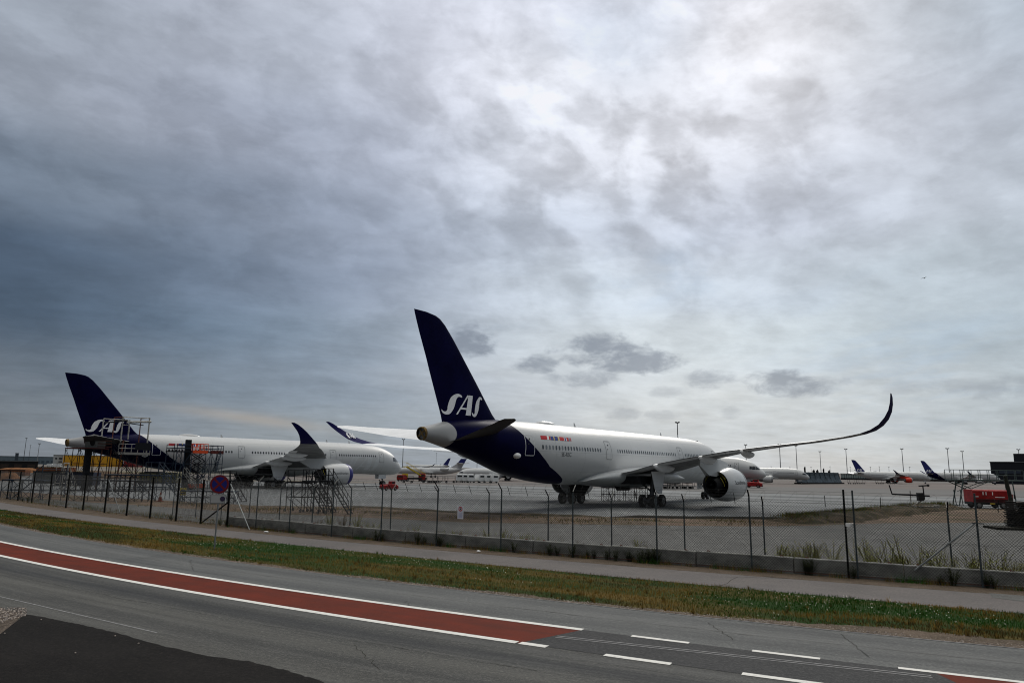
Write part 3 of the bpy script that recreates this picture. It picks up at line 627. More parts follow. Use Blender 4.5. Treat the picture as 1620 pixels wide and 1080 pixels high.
def airliner(label, group, P, head, detail=True, k=1.0, s0=33.7, white=None, navy=True, logo=True, eng=None, sharklet=None, regtext='SE-RSC', lip=True, name='airliner', flags=True, covers=True, span=1.0, tailcol=None, cut_cowl=False, slen=1.0):
    """P nose ground position, head heading; k overall size; local frame: x forward, y to port, z up, origin under the main gear"""
    fw = Vector((cos(head), sin(head), 0)); pos = Vector((P[0], P[1], 0))-fw*s0*k
    root = thing(name, label, 'airliner', pos, head, group); root.scale = (k, k, k)
    L = lambda s, y, z: (s0-s, -y, z)
    lv = livery_mat('livery_navy' if navy else 'livery_white', 1.0, s0, navy)
    seg = 56 if detail else 32
    ss = ([0, .03, .12, .25, .45, .8, 1.2, 1.6, 2, 2.5, 3, 3.5, 4.2, 5, 6, 7, 8.2, 9.5, 12]+[12+2*i for i in range(1, 17)]+[46, 47.5, 49, 50.5, 52, 53.5, 55, 56.5, 58, 59.5, 61, 62, 63.1, 63.8, 64.5, 65.1, 65.5])
    m = MB(); secs = []
    for s in ss:
        w, t, b_ = fsec(s); zc, h = (t+b_)/2, (t-b_)/2
        secs.append([L(s, w*sin(2*pi*i/seg), zc+h*cos(2*pi*i/seg)) for i in range(seg)])
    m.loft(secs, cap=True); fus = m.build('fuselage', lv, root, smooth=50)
    # open tail cone end taped over
    w, t, b_ = fsec(65.5); zc = (t+b_)/2
    m = MB(); m.lathe([(0, .55), (.10, .55), (.10, .47), (-.35, .43), (-.35, .001)], L(65.5, 0, zc), (-1, 0, -.12), 24); m.build('tail_cone_opening', mDark if detail else mGrey, root, smooth=30)
    if detail:
        m = MB()
        for a in (.6, 2.2): m.tube(Vector(L(65.62, .48*cos(a), zc+.48*sin(a))), Vector(L(65.62, -.48*cos(a), zc-.48*sin(a))), .06, 5)
        m.lathe([(-.1, .56), (.06, .56), (.24, .555), (.26, .47)], L(65.45, 0, zc), (-1, 0, -.12), 24); m.build('tape_cross', mRust, root)
    # wing-body fairing
    m = MB(); secs = []
    for i in range(29):
        u = i/28; s = 17.5+u*26; e = sin(pi*min(1, max(0, u)))**.45 if 0 < u < 1 else 0.02
        zb = 2.55-.62*e; zt = 4.9*e+3.0*(1-e); w = 2.2+1.45*e*(1-.10*u); zc, h = (zb+zt)/2, (zt-zb)/2*max(e, .1)
        secs.append([L(s, w*(abs(sin(a))**.8)*(1 if sin(a) > 0 else -1), zc+h*cos(a)) for a in [2*pi*j/32 for j in range(32)]])
    m.loft(secs); m.build('wing_fairing', lv, root, smooth=60)
    # wings
    W = [(0.6, 19.6, 37.2, 3.6, 4.1, 1.95), (2.5, 20.7, 37.1, 3.55, 4.15, 1.85), (4.5, 22.3, 36.9, 3.95, 4.4, 1.6), (7.2, 24.5, 36.5, 4.72, 4.85, 1.35), (11, 27.6, 36.2, 5.42, 5.62, 1.0), (16, 31.8, 38.7, 5.98, 6.2, .75), (21, 35.9, 41.25, 6.33, 6.55, .55), (25, 39.3, 43.4, 6.56, 6.75, .40), (28, 41.7, 45.0, 6.85, 7.0, .30), (29.4, 42.9, 45.8, 7.05, 7.18, .26)]
    K = [W[-1], (30.3, 43.8, 46.4, 7.30, 7.38, .23), (31.0, 44.7, 46.95, 7.65, 7.7, .20), (31.55, 45.6, 47.5, 8.15, 8.12, .18), (31.95, 46.5, 48.1, 8.65, 8.62, .15), (32.2, 47.4, 48.75, 9.15, 9.12, .12), (32.35, 48.3, 49.3, 9.62, 9.58, .09), (32.4, 48.95, 49.5, 9.8, 9.8, .04)]
    def wloft(W, sd, K_=None):
        secs = []
        for i, (y, le, te, zt, zl, T) in enumerate(W):
            a = W[max(i-1, 0)]; c = W[min(i+1, len(W)-1)]
            tn = Vector((-(c[1]-a[1]), -(c[0]-a[0])*sd, c[3]-a[3])).normalized()
            ch = (Vector(L(te, y*sd, zt))-Vector(L(le, y*sd, zl))); nr = ch.cross(tn).normalized()
            if nr.dot(Vector((0, .6*sd, 1))) < 0: nr = -nr
            secs.append(aero(L(le, y*sd, zl), L(te, y*sd, zt), T/ (2.0), nr, .0))
        return secs
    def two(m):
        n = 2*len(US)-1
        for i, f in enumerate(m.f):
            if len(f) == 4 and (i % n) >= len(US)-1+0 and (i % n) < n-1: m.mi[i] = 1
    spn = lambda W_: [(y*span if y > 3 else y,)+r for y, *r in [(q[0],)+q[1:] for q in W_]] if False else W_
    for sd in (1, -1):
        m = MB(); m.loft(wloft(W, sd)); two(m); wg = m.build('wing', [mWingU, mUnderShadeW], root, smooth=35)
        m = MB(); m.loft(wloft(K, sd)); sk = m.build('winglet', sharklet or mWlt, root, smooth=35)
        if detail and sd == -1:
            for gr_ in LOGO:
              m = MB()
              for qd in gr_:
                pts = []
                for u, v in qd:
                    # small logo low on the inner face of the port winglet
                    s_ = 46.9-u*.27+v*.15; z_ = 7.78+v*.36
                    yy = interp(z_, [7.22, 7.45, 7.75, 8.15, 8.65, 9.15, 9.62], [29.4, 30.3, 31.0, 31.55, 31.95, 32.2, 32.35])
                    pts.append(L(s_, -(yy-.16), z_+.03))
                m.add(pts, [(0, 1, 2, 3)])
              m.build('winglet_letter', mLogo, sk)
        # flaps just behind the trailing edge
        TEs = lambda y: interp(y, [q[0] for q in W], [q[2] for q in W]); TZ = lambda y: interp(y, [q[0] for q in W], [q[3] for q in W])
        for y0, y1, c0, c1 in ((3.3, 10.9, 3.0, 2.2), (11.15, 21.2, 2.1, 1.15)):
            secs = []
            for i in range(9):
                y = y0+(y1-y0)*i/8; c = c0+(c1-c0)*i/8; te = TEs(y)+.30; zt = TZ(y)-.10
                secs.append(aero(L(te-c, y*sd, zt-.02), L(te, y*sd, zt), .10*c*.5, Vector((0, 0, 1))))
            m = MB(); m.loft(secs); m.build('flap', mWingU, root, smooth=40)
        for y, ln, r in ((7.3, 5.6, .50), (12.6, 5.2, .46), (17.8, 4.4, .38)):
            te = TEs(y); zt = TZ(y); m = MB(); secs = []
            for i in range(15):
                u = i/14; e = (sin(pi*u)**.6 if 0 < u < 1 else .02); s = te+1.0-ln+ln*u
                secs.append([L(s, y*sd+r*.62*e*cos(a), zt-.30-.18*e-.10*(1-u)+ .12*u+ r*e*sin(a)) for a in [2*pi*j/16 for j in range(16)]])
            m.loft(secs); m.build('flap_fairing', mWingU, root, smooth=60)
        # engine
        ey, ez = 10.5*sd, 2.5
        ec = eng or PAX
        m = MB(); prof = [(0, 1.60), (.0, 1.66), (.12, 1.76), (.45, 1.87), (1.2, 1.96), (2.4, 1.99), (3.8, 1.90), (4.8, 1.74), (5.7, 1.53), (5.7, 1.49), (4.6, 1.55), (3.6, 1.55)]
        m.lathe(prof, L(22.3, ey, ez), (-1, 0, 0), 40)
        m.lathe([(0, 1.60), (.25, 1.50), (1.2, 1.45), (1.9, 1.45)], L(22.3, ey, ez), (-1, 0, 0), 40)
        nac = m.build('engine_nacelle', ec, root, smooth=50)
        m = MB(); m.lathe([(0.0, 1.61), (-.03, 1.66), (.10, 1.765), (.45, 1.885), (.95, 1.945)], L(22.29, ey, ez), (-1, 0, 0), 40)
        m.build('intake_lip', mBlue if lip else mGrey, nac, smooth=50)
        m = MB(); m.lathe([(1.35, 1.46), (1.35, .55), (.9, .30), (.55, .001)], L(22.3, ey, ez), (-1, 0, 0), 28); m.build('fan', mDark, nac, smooth=30)
        if covers:
            m = MB(); m.lathe([(.35, 1.5), (.02, 1.45), (-.10, 1.2), (-.12, .001)], L(22.3, ey, ez), (-1, 0, 0), 28); m.build('intake_cover', mTipRed, nac, smooth=40)
        m = MB(); m.lathe([(3.6, 1.55), (3.6, .9), (4.6, .98), (5.8, .86), (6.9, .62), (6.95, .5), (6.4, .45), (6.4, .28), (7.5, .04)], L(22.3, ey, ez), (-1, 0, 0), 28)
        m.build('core_exhaust', mDark if detail else mGrey, nac, smooth=40)
        if detail:
            for rr_, a0, a1, sx in ((1.30, .5, 2.0, 5.4), (1.15, .2, 1.5, 5.2), (1.02, -.2, .9, 5.7), (1.38, 1.6, 3.0, 5.1)):
                m = MB(); m.path([L(22.3+sx+.25*sin(3*a), ey+rr_*cos(a)*sd, ez+rr_*sin(a)) for a in [a0+(a1-a0)*i/10 for i in range(11)]], .035, 6); m.build('hose', mPipe, nac)
            vs, fs, wd = text_polys('Scandinavian', 1, 0, .95, .12); k_ = 3.0/wd
            pts = []
            for x, y in vs:
                s = (22.3+4.3-x*k_) if sd > 0 else (22.3+1.3+x*k_); a = (y*k_+.05)/1.95; ax = s-22.3
                r = interp(ax, [p[0] for p in prof[:9]], [p[1] for p in prof[:9]])+.012
                pts.append(L(s, ey+sd*r*cos(a), ez+r*sin(a)))
            m = MB(); m.add(pts, fs); m.build('engine_titles', mText, nac)
        # pylon
        m = MB(); secs = []
        for s, zb, zt, w in ((23.4, 4.25, 4.45, .08), (24.5, 4.1, 5.0, .25), (26.5, 3.9, 5.3, .32), (28.5, 3.4, 5.35, .32), (30.5, 3.55, 5.3, .26), (32.6, 4.6, 5.1, .08)):
            secs.append([L(s, ey-w, zb), L(s, ey-w*.8, zt), L(s, ey+w*.8, zt), L(s, ey+w, zb)])
        m.loft(secs); m.build('pylon', ec, root, smooth=30)
        # main gear
        gy = 5.3*sd; m = MB()
        m.tube(L(33.9, gy, .9), L(33.4, gy+.1*sd, 3.9), .24, 10, .30); m.tube(L(33.4, gy-2.2*sd, 3.2), L(33.7, gy, 1.6), .11, 8); m.tube(L(31.8, gy, 3.4), L(33.7, gy, 1.3), .10, 8)
        m.tube(L(32.7, gy, .72), L(34.8, gy, .72), .20, 8); m.tube(L(32.7, gy-.95, .7), L(32.7, gy+.95, .7), .12, 8); m.tube(L(34.75, gy-.95, .7), L(34.75, gy+.95, .7), .12, 8)
        lg = m.build('landing_gear', mStrut, root, smooth=40)
        for s in (32.7, 34.75):
            for yy in (-.68, .68): wheel(lg, L(s, gy+yy, .70), .70, .50)
        # gear doors: large outer door at the leg, belly door hanging beside it
        m = MB(); pts = [(32.0, 3.9), (35.4, 3.9), (34.8, 2.0), (34.0, 1.45), (33.2, 1.5)]
        m.add([L(s, gy+(.75+.05*(3.9-z))*sd, z) for s, z in pts]+[L(s, gy+(.83+.05*(3.9-z))*sd, z) for s, z in pts], [(4, 3, 2, 1, 0), (5, 6, 7, 8, 9)]+[(i, (i+1) % 5, 5+(i+1) % 5, 5+i) for i in range(5)])
        m.build('gear_door', mWingU, root)
        m = MB(); pts = [(31.2, 2.5), (36.6, 2.5), (35.5, 1.0), (32.5, .95)]; bd_ = 3.9 if sd < 0 else 1.4
        m.add([L(s, (bd_+.25*(2.5-z))*sd, z+(0 if sd < 0 else .75)) for s, z in pts]+[L(s, (bd_+.08+.25*(2.5-z))*sd, z+(0 if sd < 0 else .75)) for s, z in pts], [(3, 2, 1, 0), (4, 5, 6, 7)]+[(i, (i+1) % 4, 4+(i+1) % 4, 4+i) for i in range(4)])
        m.build('belly_door', mBay, root)
        m = MB(); m.box(L(33.9, 3.6*sd, 2.95), (4.6, 3.0, .9)); m.build('wheel_well', mBay, root)
        # tailplane
        H_ = [(.4, 56.2, 62.9, 6.15, 7.15, .62), (1.6, 57.4, 63.3, 6.3, 7.25, .55), (4.5, 60.2, 64.9, 6.68, 7.4, .40), (8.3, 63.9, 66.5, 7.32, 7.6, .24), (9.0, 64.7, 66.9, 7.45, 7.66, .18), (9.4, 65.5, 66.7, 7.6, 7.7, .08)]
        m = MB(); m.loft(wloft(H_, sd)); two(m); m.build('tailplane', [mWingU, mUnderT if navy else mUnderShadeW], root, smooth=35)
    # fin
    FN = [(7.6, 54.4, 63.1, .95), (8.4, 55.6, 63.35, .92), (9.0, 56.3, 63.6, .88), (11.75, 58.75, 64.8, .70), (13.2, 60.1, 65.4, .60), (15.2, 61.95, 66.3, .46), (16.3, 63.1, 66.75, .38), (16.75, 63.75, 66.92, .32), (16.95, 64.3, 66.98, .24), (17.08, 65.4, 67.02, .12)]
    m = MB(); m.loft([aero(L(le, 0, z), L(te, 0, z), T/2, Vector((0, 1, 0))) for z, le, te, T in FN]); fin = m.build('tail_fin', tailcol or (mNavy if navy else mBlue), root, smooth=35)
    if logo:
        for sd in ((1, -1) if detail else (1,)):
          for gr_ in LOGO:
            m = MB()
            for qd in gr_:
                pts = []
                for u, v in qd:
                    u2 = u if sd > 0 else 5.2-u
                    s = 63.42-u*.97; z = 8.58+v
                    if sd < 0: s = 58.1+u*.98+.0
                    le, te, T = [interp(z, [f[0] for f in FN], [f[j] for f in FN]) for j in (1, 2, 3)]
                    uu = min(1, max(0, (s-le)/(te-le))); pts.append(L(s, sd*(th(uu)*T/2+.02), z))
                m.add(pts, [(0, 1, 2, 3)])
            m.build('tail_letter', mLogo, fin)
    # nose gear
    m = MB(); m.tube(L(4.9, 0, .5), L(4.6, 0, 2.6), .14, 8); m.tube(L(4.8, -.4, .52), L(4.8, .4, .52), .09, 8); m.tube(L(6.3, 0, 2.4), L(4.8, 0, 1.2), .07, 6); ng = m.build('nose_gear', mStrut, root, smooth=40)
    for yy in (-.32, .32): wheel(ng, L(4.8, yy, .53), .53, .36)
    m = MB()
    for sd in (1, -1): m.box(L(5.4, .55*sd, 1.95), (2.0, .05, .9))
    m.build('nose_gear_door', mWingU, root)
    # cockpit glazing
    m = MB()
    for sd in (1, -1):
        for pa_, pb in (((1.55, 4.98), (2.6, 5.95)), ((2.66, 5.02), (3.55, 6.0)), ((3.6, 5.12), (4.25, 5.98))):
            n_ = 6; P_ = []
            for i in range(n_+1):
                for j in range(n_+1):
                    s = pa_[0]+(pb[0]-pa_[0])*i/n_; z = pa_[1]+(pb[1]-pa_[1])*j/n_
                    zmax = fsec(s)[1]-.25; z = min(z, zmax); P_.append(L(s, sd*(fy(s, z)+.015), z))
            m.add(P_, [(i*(n_+1)+j, (i+1)*(n_+1)+j, (i+1)*(n_+1)+j+1, i*(n_+1)+j+1) for i in range(n_) for j in range(n_)])
    m.build('cockpit_window', mGlass, root, smooth=60)
    # satcom dome, antennas, beacon bits
    m = MB(); m.ell(L(47.3, 0, 8.50), (1.9, .55, .42), 20, 8); m.build('antenna_dome', PAX, root, smooth=60)
    if detail:
        m = MB()
        for s in (41.5, 19.5, 14.0): m.loft([[L(s+.2, -.02, 8.5), L(s+.2, .02, 8.5), L(s-.25, .02, 8.5), L(s-.25, -.02, 8.5)], [L(s+.28, -.01, 9.05), L(s+.28, .01, 9.05), L(s+.12, .01, 9.05), L(s+.12, -.01, 9.05)]])
        m.build('blade_antenna', PAX, root)
        m = MB(); m.ell(L(55.2, 2.1, 5.2), (.45, .42, .28), 12, 6); m.build('fuselage_blister', mWingU, root, smooth=60)
    # doors (starboard): frame drawn as a raised rim around the door skin
    def ribbon(pts, w, off, closed=True):
        mb = MB(); n_ = len(pts)
        P2 = [Vector(p) for p in pts]; inn = []; out = []
        for i, p in enumerate(P2):
            d = (P2[(i+1) % n_]-P2[i-1]).normalized(); nn = Vector((-d.y, d.x)); inn.append(p-nn*w/2); out.append(p+nn*w/2)
        V = [L(p.x, fy(p.x, p.y)+off, p.y) for p in inn+out]
        mb.add(V, [(i, (i+1) % n_, n_+(i+1) % n_, n_+i) for i in range(n_)]); return mb
    def door(sc, z0, z1, w, om, sd=1):
        c = []
        rx = .12
        for (x, z) in ((sc-w/2, z0), (sc+w/2, z0), (sc+w/2, z1), (sc-w/2, z1)): c.append((x, z))
        pts = []
        for i in range(4):
            a = Vector(c[i]); b2 = Vector(c[(i+1) % 4])
            for j in range(8): pts.append(tuple(a.lerp(b2, .06+.88*j/7)))
        n_ = 8; mb = MB(); V = []
        for i in range(n_+1):
            for j in range(n_+1):
                s = sc-w/2+.03+(w-.06)*i/n_; z = z0+.03+(z1-z0-.06)*j/n_; V.append(L(s, fy(s, z)+.006, z))
        mb.add(V, [(i*(n_+1)+j, i*(n_+1)+j+1, (i+1)*(n_+1)+j+1, (i+1)*(n_+1)+j) for i in range(n_) for j in range(n_)])
        d = mb.build('door', lv, root, smooth=60); ribbon(pts, .075, .012).build('door_frame', om, d)
        h = MB(); h.box(L(sc+w*.22, fy(sc, (z0+z1)/2+.1)+.02, (z0+z1)/2+.1), (.16, .05, .08)); h.build('handle', mText, d)
        h = MB(); h.box(L(sc, fy(sc, z1-.45)+.012, z1-.45), (.16, .03, .24)); h.build('door_window', mGlass, d)
    ndoors = [(53.62, 5.25, 7.2, 1.25, mOutW if navy else mOut), (39.25, 5.15, 7.1, 1.2, mOut), (20.0, 5.0, 7.05, 1.35, mOut), (7.75, 4.85, 6.9, 1.2, mOut)]
    for a in ndoors: door(*a)
    # cabin windows
    xs = []
    def run(a, b_, skip=()):
        n_ = int(round((a-b_)/.533))
        for i in range(n_+1): xs.append(a-i*.533)
    run(51.75, 41.1); run(37.2, 21.7); run(18.5, 9.3)
    protos = {}
    for i, s in enumerate(xs):
        shaded = (not covers) and detail and random.random() < .22
        mt = mGlassL if shaded else mGlass
        zc = 6.10; V = []
        N_ = 10
        for j in range(N_):
            a = 2*pi*j/N_; ds = .135*cos(a)*(1.0); dz_ = .215*sin(a); ds = .135*(abs(cos(a))**.6)*(1 if cos(a) > 0 else -1)
            V.append(L(s+ds, fy(s+ds, zc+dz_)+.012, zc+dz_))
        mb = MB(); mb.add(V, [tuple(range(N_))[::-1]])
        if detail or i % 1 == 0: mb.build('cabin_window', mt, root)
    if detail and flags:
        def patch(s0_, s1_, z0, z1, m_, par=None, slant=.12):
            mb = MB(); V = []; n_ = 4
            for i in range(n_+1):
                for j in range(3):
                    z = z0+(z1-z0)*j/2; s = s0_+(s1_-s0_)*i/n_-slant*(z-z0)/(z1-z0)+0; V.append(L(s, fy(s, z)+.012, z))
            mb.add(V, [(i*3+j, i*3+j+1, (i+1)*3+j+1, (i+1)*3+j) for i in range(n_) for j in range(2)]); return mb
        z0, z1 = 6.83, 7.20
        fl = MB()
        def addp(a, c, mi):
            p = patch(a, c, z0, z1, None); fl.add(p.v, p.f, mi)
        addp(51.85, 50.85, 0); addp(50.82, 50.55, 1); addp(50.52, 50.3, 0); addp(50.25, 49.75, 2); addp(49.75, 49.6, 3); addp(49.6, 49.0, 2); addp(49.0, 48.85, 3)
        addp(48.7, 47.9, 0); addp(47.87, 47.78, 1); addp(47.76, 47.55, 2); addp(47.53, 47.44, 1); addp(47.40, 47.05, 0); addp(46.95, 46.86, 2); addp(46.75, 46.6, 0)
        fl.build('flag_band', [mRedP, mWhP, mBlueP, mYel], root)
        vs, fs, wd = text_polys(regtext, 1, 0, 1, .1); k_ = 1.75/wd; V = []
        for x, y in vs:
            s = 48.75-x*k_; z = 5.28+y*k_; V.append(L(s, fy(s, z)+.012, z))
        m = MB(); m.add(V, fs); m.build('registration', mText, root)
    if detail:
        # big faded titles on the forward fuselage
      for gr_ in LOGO:
        m = MB()
        for qd in gr_:
            V = []
            for u, v in qd:
                s = 17.6-u*1.78; z = 2.9+v*1.78
                V.append(L(s, fy(s, z)+.009, z))
            m.add(V, [(0, 1, 2, 3)])
        m.build('faded_letter', mFaded, root)
    return root
P1n, TH1 = (31.9179, 111.7924), .9299
P2n, TH2 = (-23.8913, 156.8778), .8856
jetA = airliner('nearest big white airliner with navy tail, yellow hoses showing in its open engine', 'wide-body airliners on the apron', P1n, TH1, covers=False, lip=False)
jetA.rotation_euler[0] = R(-.35)
jetB = airliner('big white airliner with navy tail behind the scaffolds, purple-lipped engine and red intake cover', 'wide-body airliners on the apron', P2n, TH2, covers=True, regtext='SE-RSD')

# ------------------------------------------------------------------ more aircraft in the background
mRedEng = mat('red_nacelle', (.50, .035, .015), .4); mBlueTail = mat('blue_tail', (.012, .016, .11), .45)
def ORD(n): return ['first', 'second', 'third', 'fourth', 'fifth', 'sixth', 'seventh', 'eighth', 'ninth', 'tenth', 'eleventh', 'twelfth', 'thirteenth', 'fourteenth', 'fifteenth', 'sixteenth', 'seventeenth', 'eighteenth', 'nineteenth', 'twentieth'][n-1] if n <= 20 else 'number %d' % n
def place_at(px, py): return gp(px, py)
def scaled(o, sx, sy, sz): o.scale = (sx, sy, sz); return o
# nose base point given on the ground; heading measured from +X
n3 = gp(1206, 771); jC = airliner('white wide-body nose beyond the open engine of the nearest airliner, red tug under it', 'wide-body airliners on the apron', (n3.x+1.2, n3.y), R(-24), detail=False, navy=False, covers=False, lip=False, logo=False, k=.93)
n4 = gp(1277, 765.5); jD = airliner('white narrow airliner with dark cockpit mask, its nose before the dark blast screen', 'smaller airliners in the distance', (n4.x+1, n4.y), R(-14), detail=False, navy=False, covers=False, lip=False, logo=False)
scaled(jD, .60, .64, .65); v = Vector((cos(R(-14)), sin(R(-14)), 0)); jD.location = Vector((n4.x+1, n4.y, 0))-v*33.7*.60
def far_jet(label, nose_px, base_py, head, sx, sy, sz, dist=None, **kw):
    g = gp(nose_px, base_py)
    if dist: d = rayv(nose_px, base_py); h = math.hypot(d.x, d.y); g = Vector((d.x/h*dist, d.y/h*dist, 0))
    o = airliner(label, 'smaller airliners in the distance', (g.x, g.y), head, detail=False, covers=False, **kw)
    o.scale = (sx, sy, sz); o.location = Vector((g.x, g.y, 0))-Vector((cos(head), sin(head), 0))*33.7*sx; return o
far_jet('white airliner with blue tail and red engine, left of the other blue-tailed one', 1473, 765, R(-3), .51, .60, .59, navy=False, tailcol=mBlueTail, eng=mRedEng, lip=False)
far_jet('white airliner with blue tail and blue rear fuselage beside the dark building', 1583, 763, R(-4), .51, .62, .60, dist=395, lip=False, tailcol=mBlueTail)
far_jet('distant airliner whose blue rear end shows under the belly of the nearest one', 722, 757.5, R(184), .50, .5, .46, dist=240, lip=False, logo=False)
far_jet('far airliner, only its dark blue tail rising behind a white regional jet', 640, 745, R(178), .60, .6, .70, dist=640, navy=False, tailcol=mBlueTail, lip=False, logo=False)
# T-tailed regional jet
def regional_jet(label, loc, head):
    r = thing('regional_jet', label, 'airliner', loc, head, 'smaller airliners in the distance'); m = MB(); secs = []
    for x, w, t, b_ in ((16, .05, 2.1, 2.0), (15.5, .5, 2.5, 1.5), (14.5, .95, 3.1, 1.3), (13, 1.25, 3.7, 1.2), (11, 1.35, 3.9, 1.2), (-6, 1.35, 3.9, 1.2), (-10, 1.2, 3.9, 1.7), (-13, .7, 3.8, 2.5), (-15.5, .15, 3.6, 3.1)):
        secs.append([(x, w*cos(a), (t+b_)/2+(t-b_)/2*sin(a)) for a in [2*pi*i/24 for i in range(24)]])
    m.loft(secs); m.build('fuselage', PAX, r, smooth=50)
    m = MB(); m.loft([[(-9, -.12, 3.8), (-9, .12, 3.8), (-14, .1, 3.7), (-14, -.1, 3.7)], [(-12.2, -.1, 5.6), (-12.2, .1, 5.6), (-15.2, .08, 5.6), (-15.2, -.08, 5.6)]]); m.build('fin_base', PAX, r)
    m = MB(); m.loft([[(-12.2, -.1, 5.602), (-12.2, .1, 5.602), (-15.2, .08, 5.602), (-15.2, -.08, 5.602)], [(-13.8, -.08, 7.4), (-13.8, .08, 7.4), (-16.3, .06, 7.4), (-16.3, -.06, 7.4)]]); m.build('tail_fin', mBlueTail, r)
    m = MB(); m.loft([[(-15.2, -4.2, 5.75), (-14.2, -4.2, 5.75), (-14.2, -4.2, 5.85), (-15.2, -4.2, 5.85)], [(-15.0, 0, 5.4), (-12.2, 0, 5.4), (-12.2, 0, 5.7), (-15.0, 0, 5.7)], [(-15.2, 4.2, 5.75), (-14.2, 4.2, 5.75), (-14.2, 4.2, 5.85), (-15.2, 4.2, 5.85)]]); m.build('tailplane', PAX, r)
    for sd in (1, -1):
        m = MB(); m.loft([aero((3.5, 1*sd, 1.6), (-2, 1*sd, 1.6), .5, Vector((0, 0, 1))), aero((-1.5, 11*sd, 2.3), (-3, 11*sd, 2.3), .15, Vector((0, 0, 1))), aero((-2.6, 11.6*sd, 3.2), (-3.6, 11.6*sd, 3.2), .08, Vector((0, 1, 0)))]); m.build('wing', mWingU, r)
        m = MB(); m.lathe([(0, .5), (.2, .68), (2.2, .7), (3.6, .45), (3.6, .1)], (-6, 2.1*sd, 3.3), (-1, 0, 0), 20); m.build('engine', PAX, r, smooth=40)
        m = MB(); m.tube((-1.5, 1.6*sd, .4), (-1.5, 1.2*sd, 1.8), .12); g_ = m.build('landing_gear', mStrut, r); wheel(g_, (-1.5, 1.6*sd, .42), .42, .3, 12)
    m = MB(); m.tube((12.5, 0, .4), (12.3, 0, 1.5), .1); g_ = m.build('nose_gear', mStrut, r); wheel(g_, (12.5, 0, .3), .3, .3, 12)
    m = MB(); m.box((14.2, 0, 2.95), (.7, 1.5, .35)); m.build('cockpit_window', mGlass, r); return r
g = gp(680, 755); regional_jet('white T-tailed regional jet behind the yellow stairs truck', (g.x, g.y, 0), R(155))

# ------------------------------------------------------------------ buildings and far structures
def dpos(px, dist):
    d = rayv(px, 750); h = math.hypot(d.x, d.y); return Vector((d.x/h*dist, d.y/h*dist, 0)), atan2(d.y, d.x)-pi/2
def hall(name, label, px0, px1, ytop, dist, depth, m_, parts=None, cat='building', base=0., group=None):
    a, _ = dpos(px0, dist); c, _ = dpos(px1, dist); mid = (a+c)/2; w = (c-a).length; an = atan2(c.y-a.y, c.x-a.x)
    top = zat(mid, (px0+px1)/2, ytop); r = thing(name, label, cat, mid, an, group); mb = MB(); mb.box((0, depth/2, (top+base)/2), (w, depth, top-base)); mb.build('wall', m_, r)
    mb = MB(); mb.box((0, depth/2, top+.15), (w+.6, depth+.6, .3)); mb.build('roof', mat('roof_grey', (.13, .14, .15), .8), r)
    return r, w, top
mBlueGrey = mat('pale_cladding', (.13, .17, .20), .7, var=.2, vscale=.02)
r, w, top = hall('terminal_hall', 'very long low blue-grey hall along the left horizon', -260, 84, 719.5, 1150, 60, mBlueGrey)
mb = MB()
for i in range(40): mb.box((-w/2+(i+.5)*w/40, -.2, top*.35), (w/40*.6, .3, top*.28))
mb.build('window_band', mat('dull_glass', (.05, .07, .09), .3), r)
r, w, top = hall('control_block', 'small dark block standing up in front of the long blue-grey hall', 20, 25.5, 716.5, 1100, 8, mat('dark_cladding', (.04, .055, .07), .7), group=None)
r, w, top = hall('office_block', 'pale grey block with dark windows at the left end of the yellow hall', 81, 96.5, 719.5, 760, 14, mat('pale_grey_wall', (.36, .38, .39), .7))
for wx, wz in ((-1.5, .70), (1.9, .70), (1.9, .38)):
    mb = MB(); mb.box((wx, -.06, top*wz), (2.6 if wx > 0 else 1.5, .3, top*.14)); mb.build('window', mGlass, r)
mYellow = mat('yellow_cladding', (.55, .28, .018), .6, var=.15, vscale=.05)
r, w, top = hall('cargo_hall', 'bright yellow cargo hall behind the scaffolds on the left', 96.8, 193, 720.5, 755, 40, mYellow)
for i in range(7):
    mb = MB(); mb.box((-w/2+(i+.5)*w/7, -.06, top*.22), (w/7*.5, .3, top*.40)); mb.build('loading_door', mat('door_amber', (.42, .20, .02), .6), r)
r, w, top = hall('red_hall', 'dark red hall to the right of the yellow cargo hall', 193.5, 224, 724, 740, 30, mat('red_cladding', (.22, .014, .014), .6, var=.2, vscale=.05))
mb = MB(); mb.box((w*.25, -.06, top*.25), (w*.3, .3, top*.45)); mb.build('loading_door', mat('door_red_light', (.35, .12, .11), .6), r)
r, w, top = hall('low_shed', 'long black flat-roofed shed at the far left', -120, 58, 728.5, 420, 30, mat('black_shed', (.010, .010, .011), .8))
mb = MB()
for i in range(8): mb.box((-w/2+(i+.5)*w/8, -.08, top*.4), (w/8*.6, .3, top*.5))
mb.build('opening', mat('shed_opening', (.03, .022, .018), .8), r)
r, w, top = hall('dark_terminal', 'big dark stepped building at the right edge', 1568, 1900, 731.5, 440, 60, mat('dark_terminal_wall', (.010, .012, .018), .5))
mb = MB(); mb.box((w*.064, 31, top+2.2), (w*.87, 58, 4.2)); mb.build('upper_storey', mat('dark_terminal_wall', (.01, .012, .018), .5), r)
mb = MB()
for i in range(9): mb.box((-w/2+8+i*13, -.1, top*.55), (9, .3, 1.6))
mb.build('window_band', mat('slate_glass', (.03, .04, .06), .2), r)
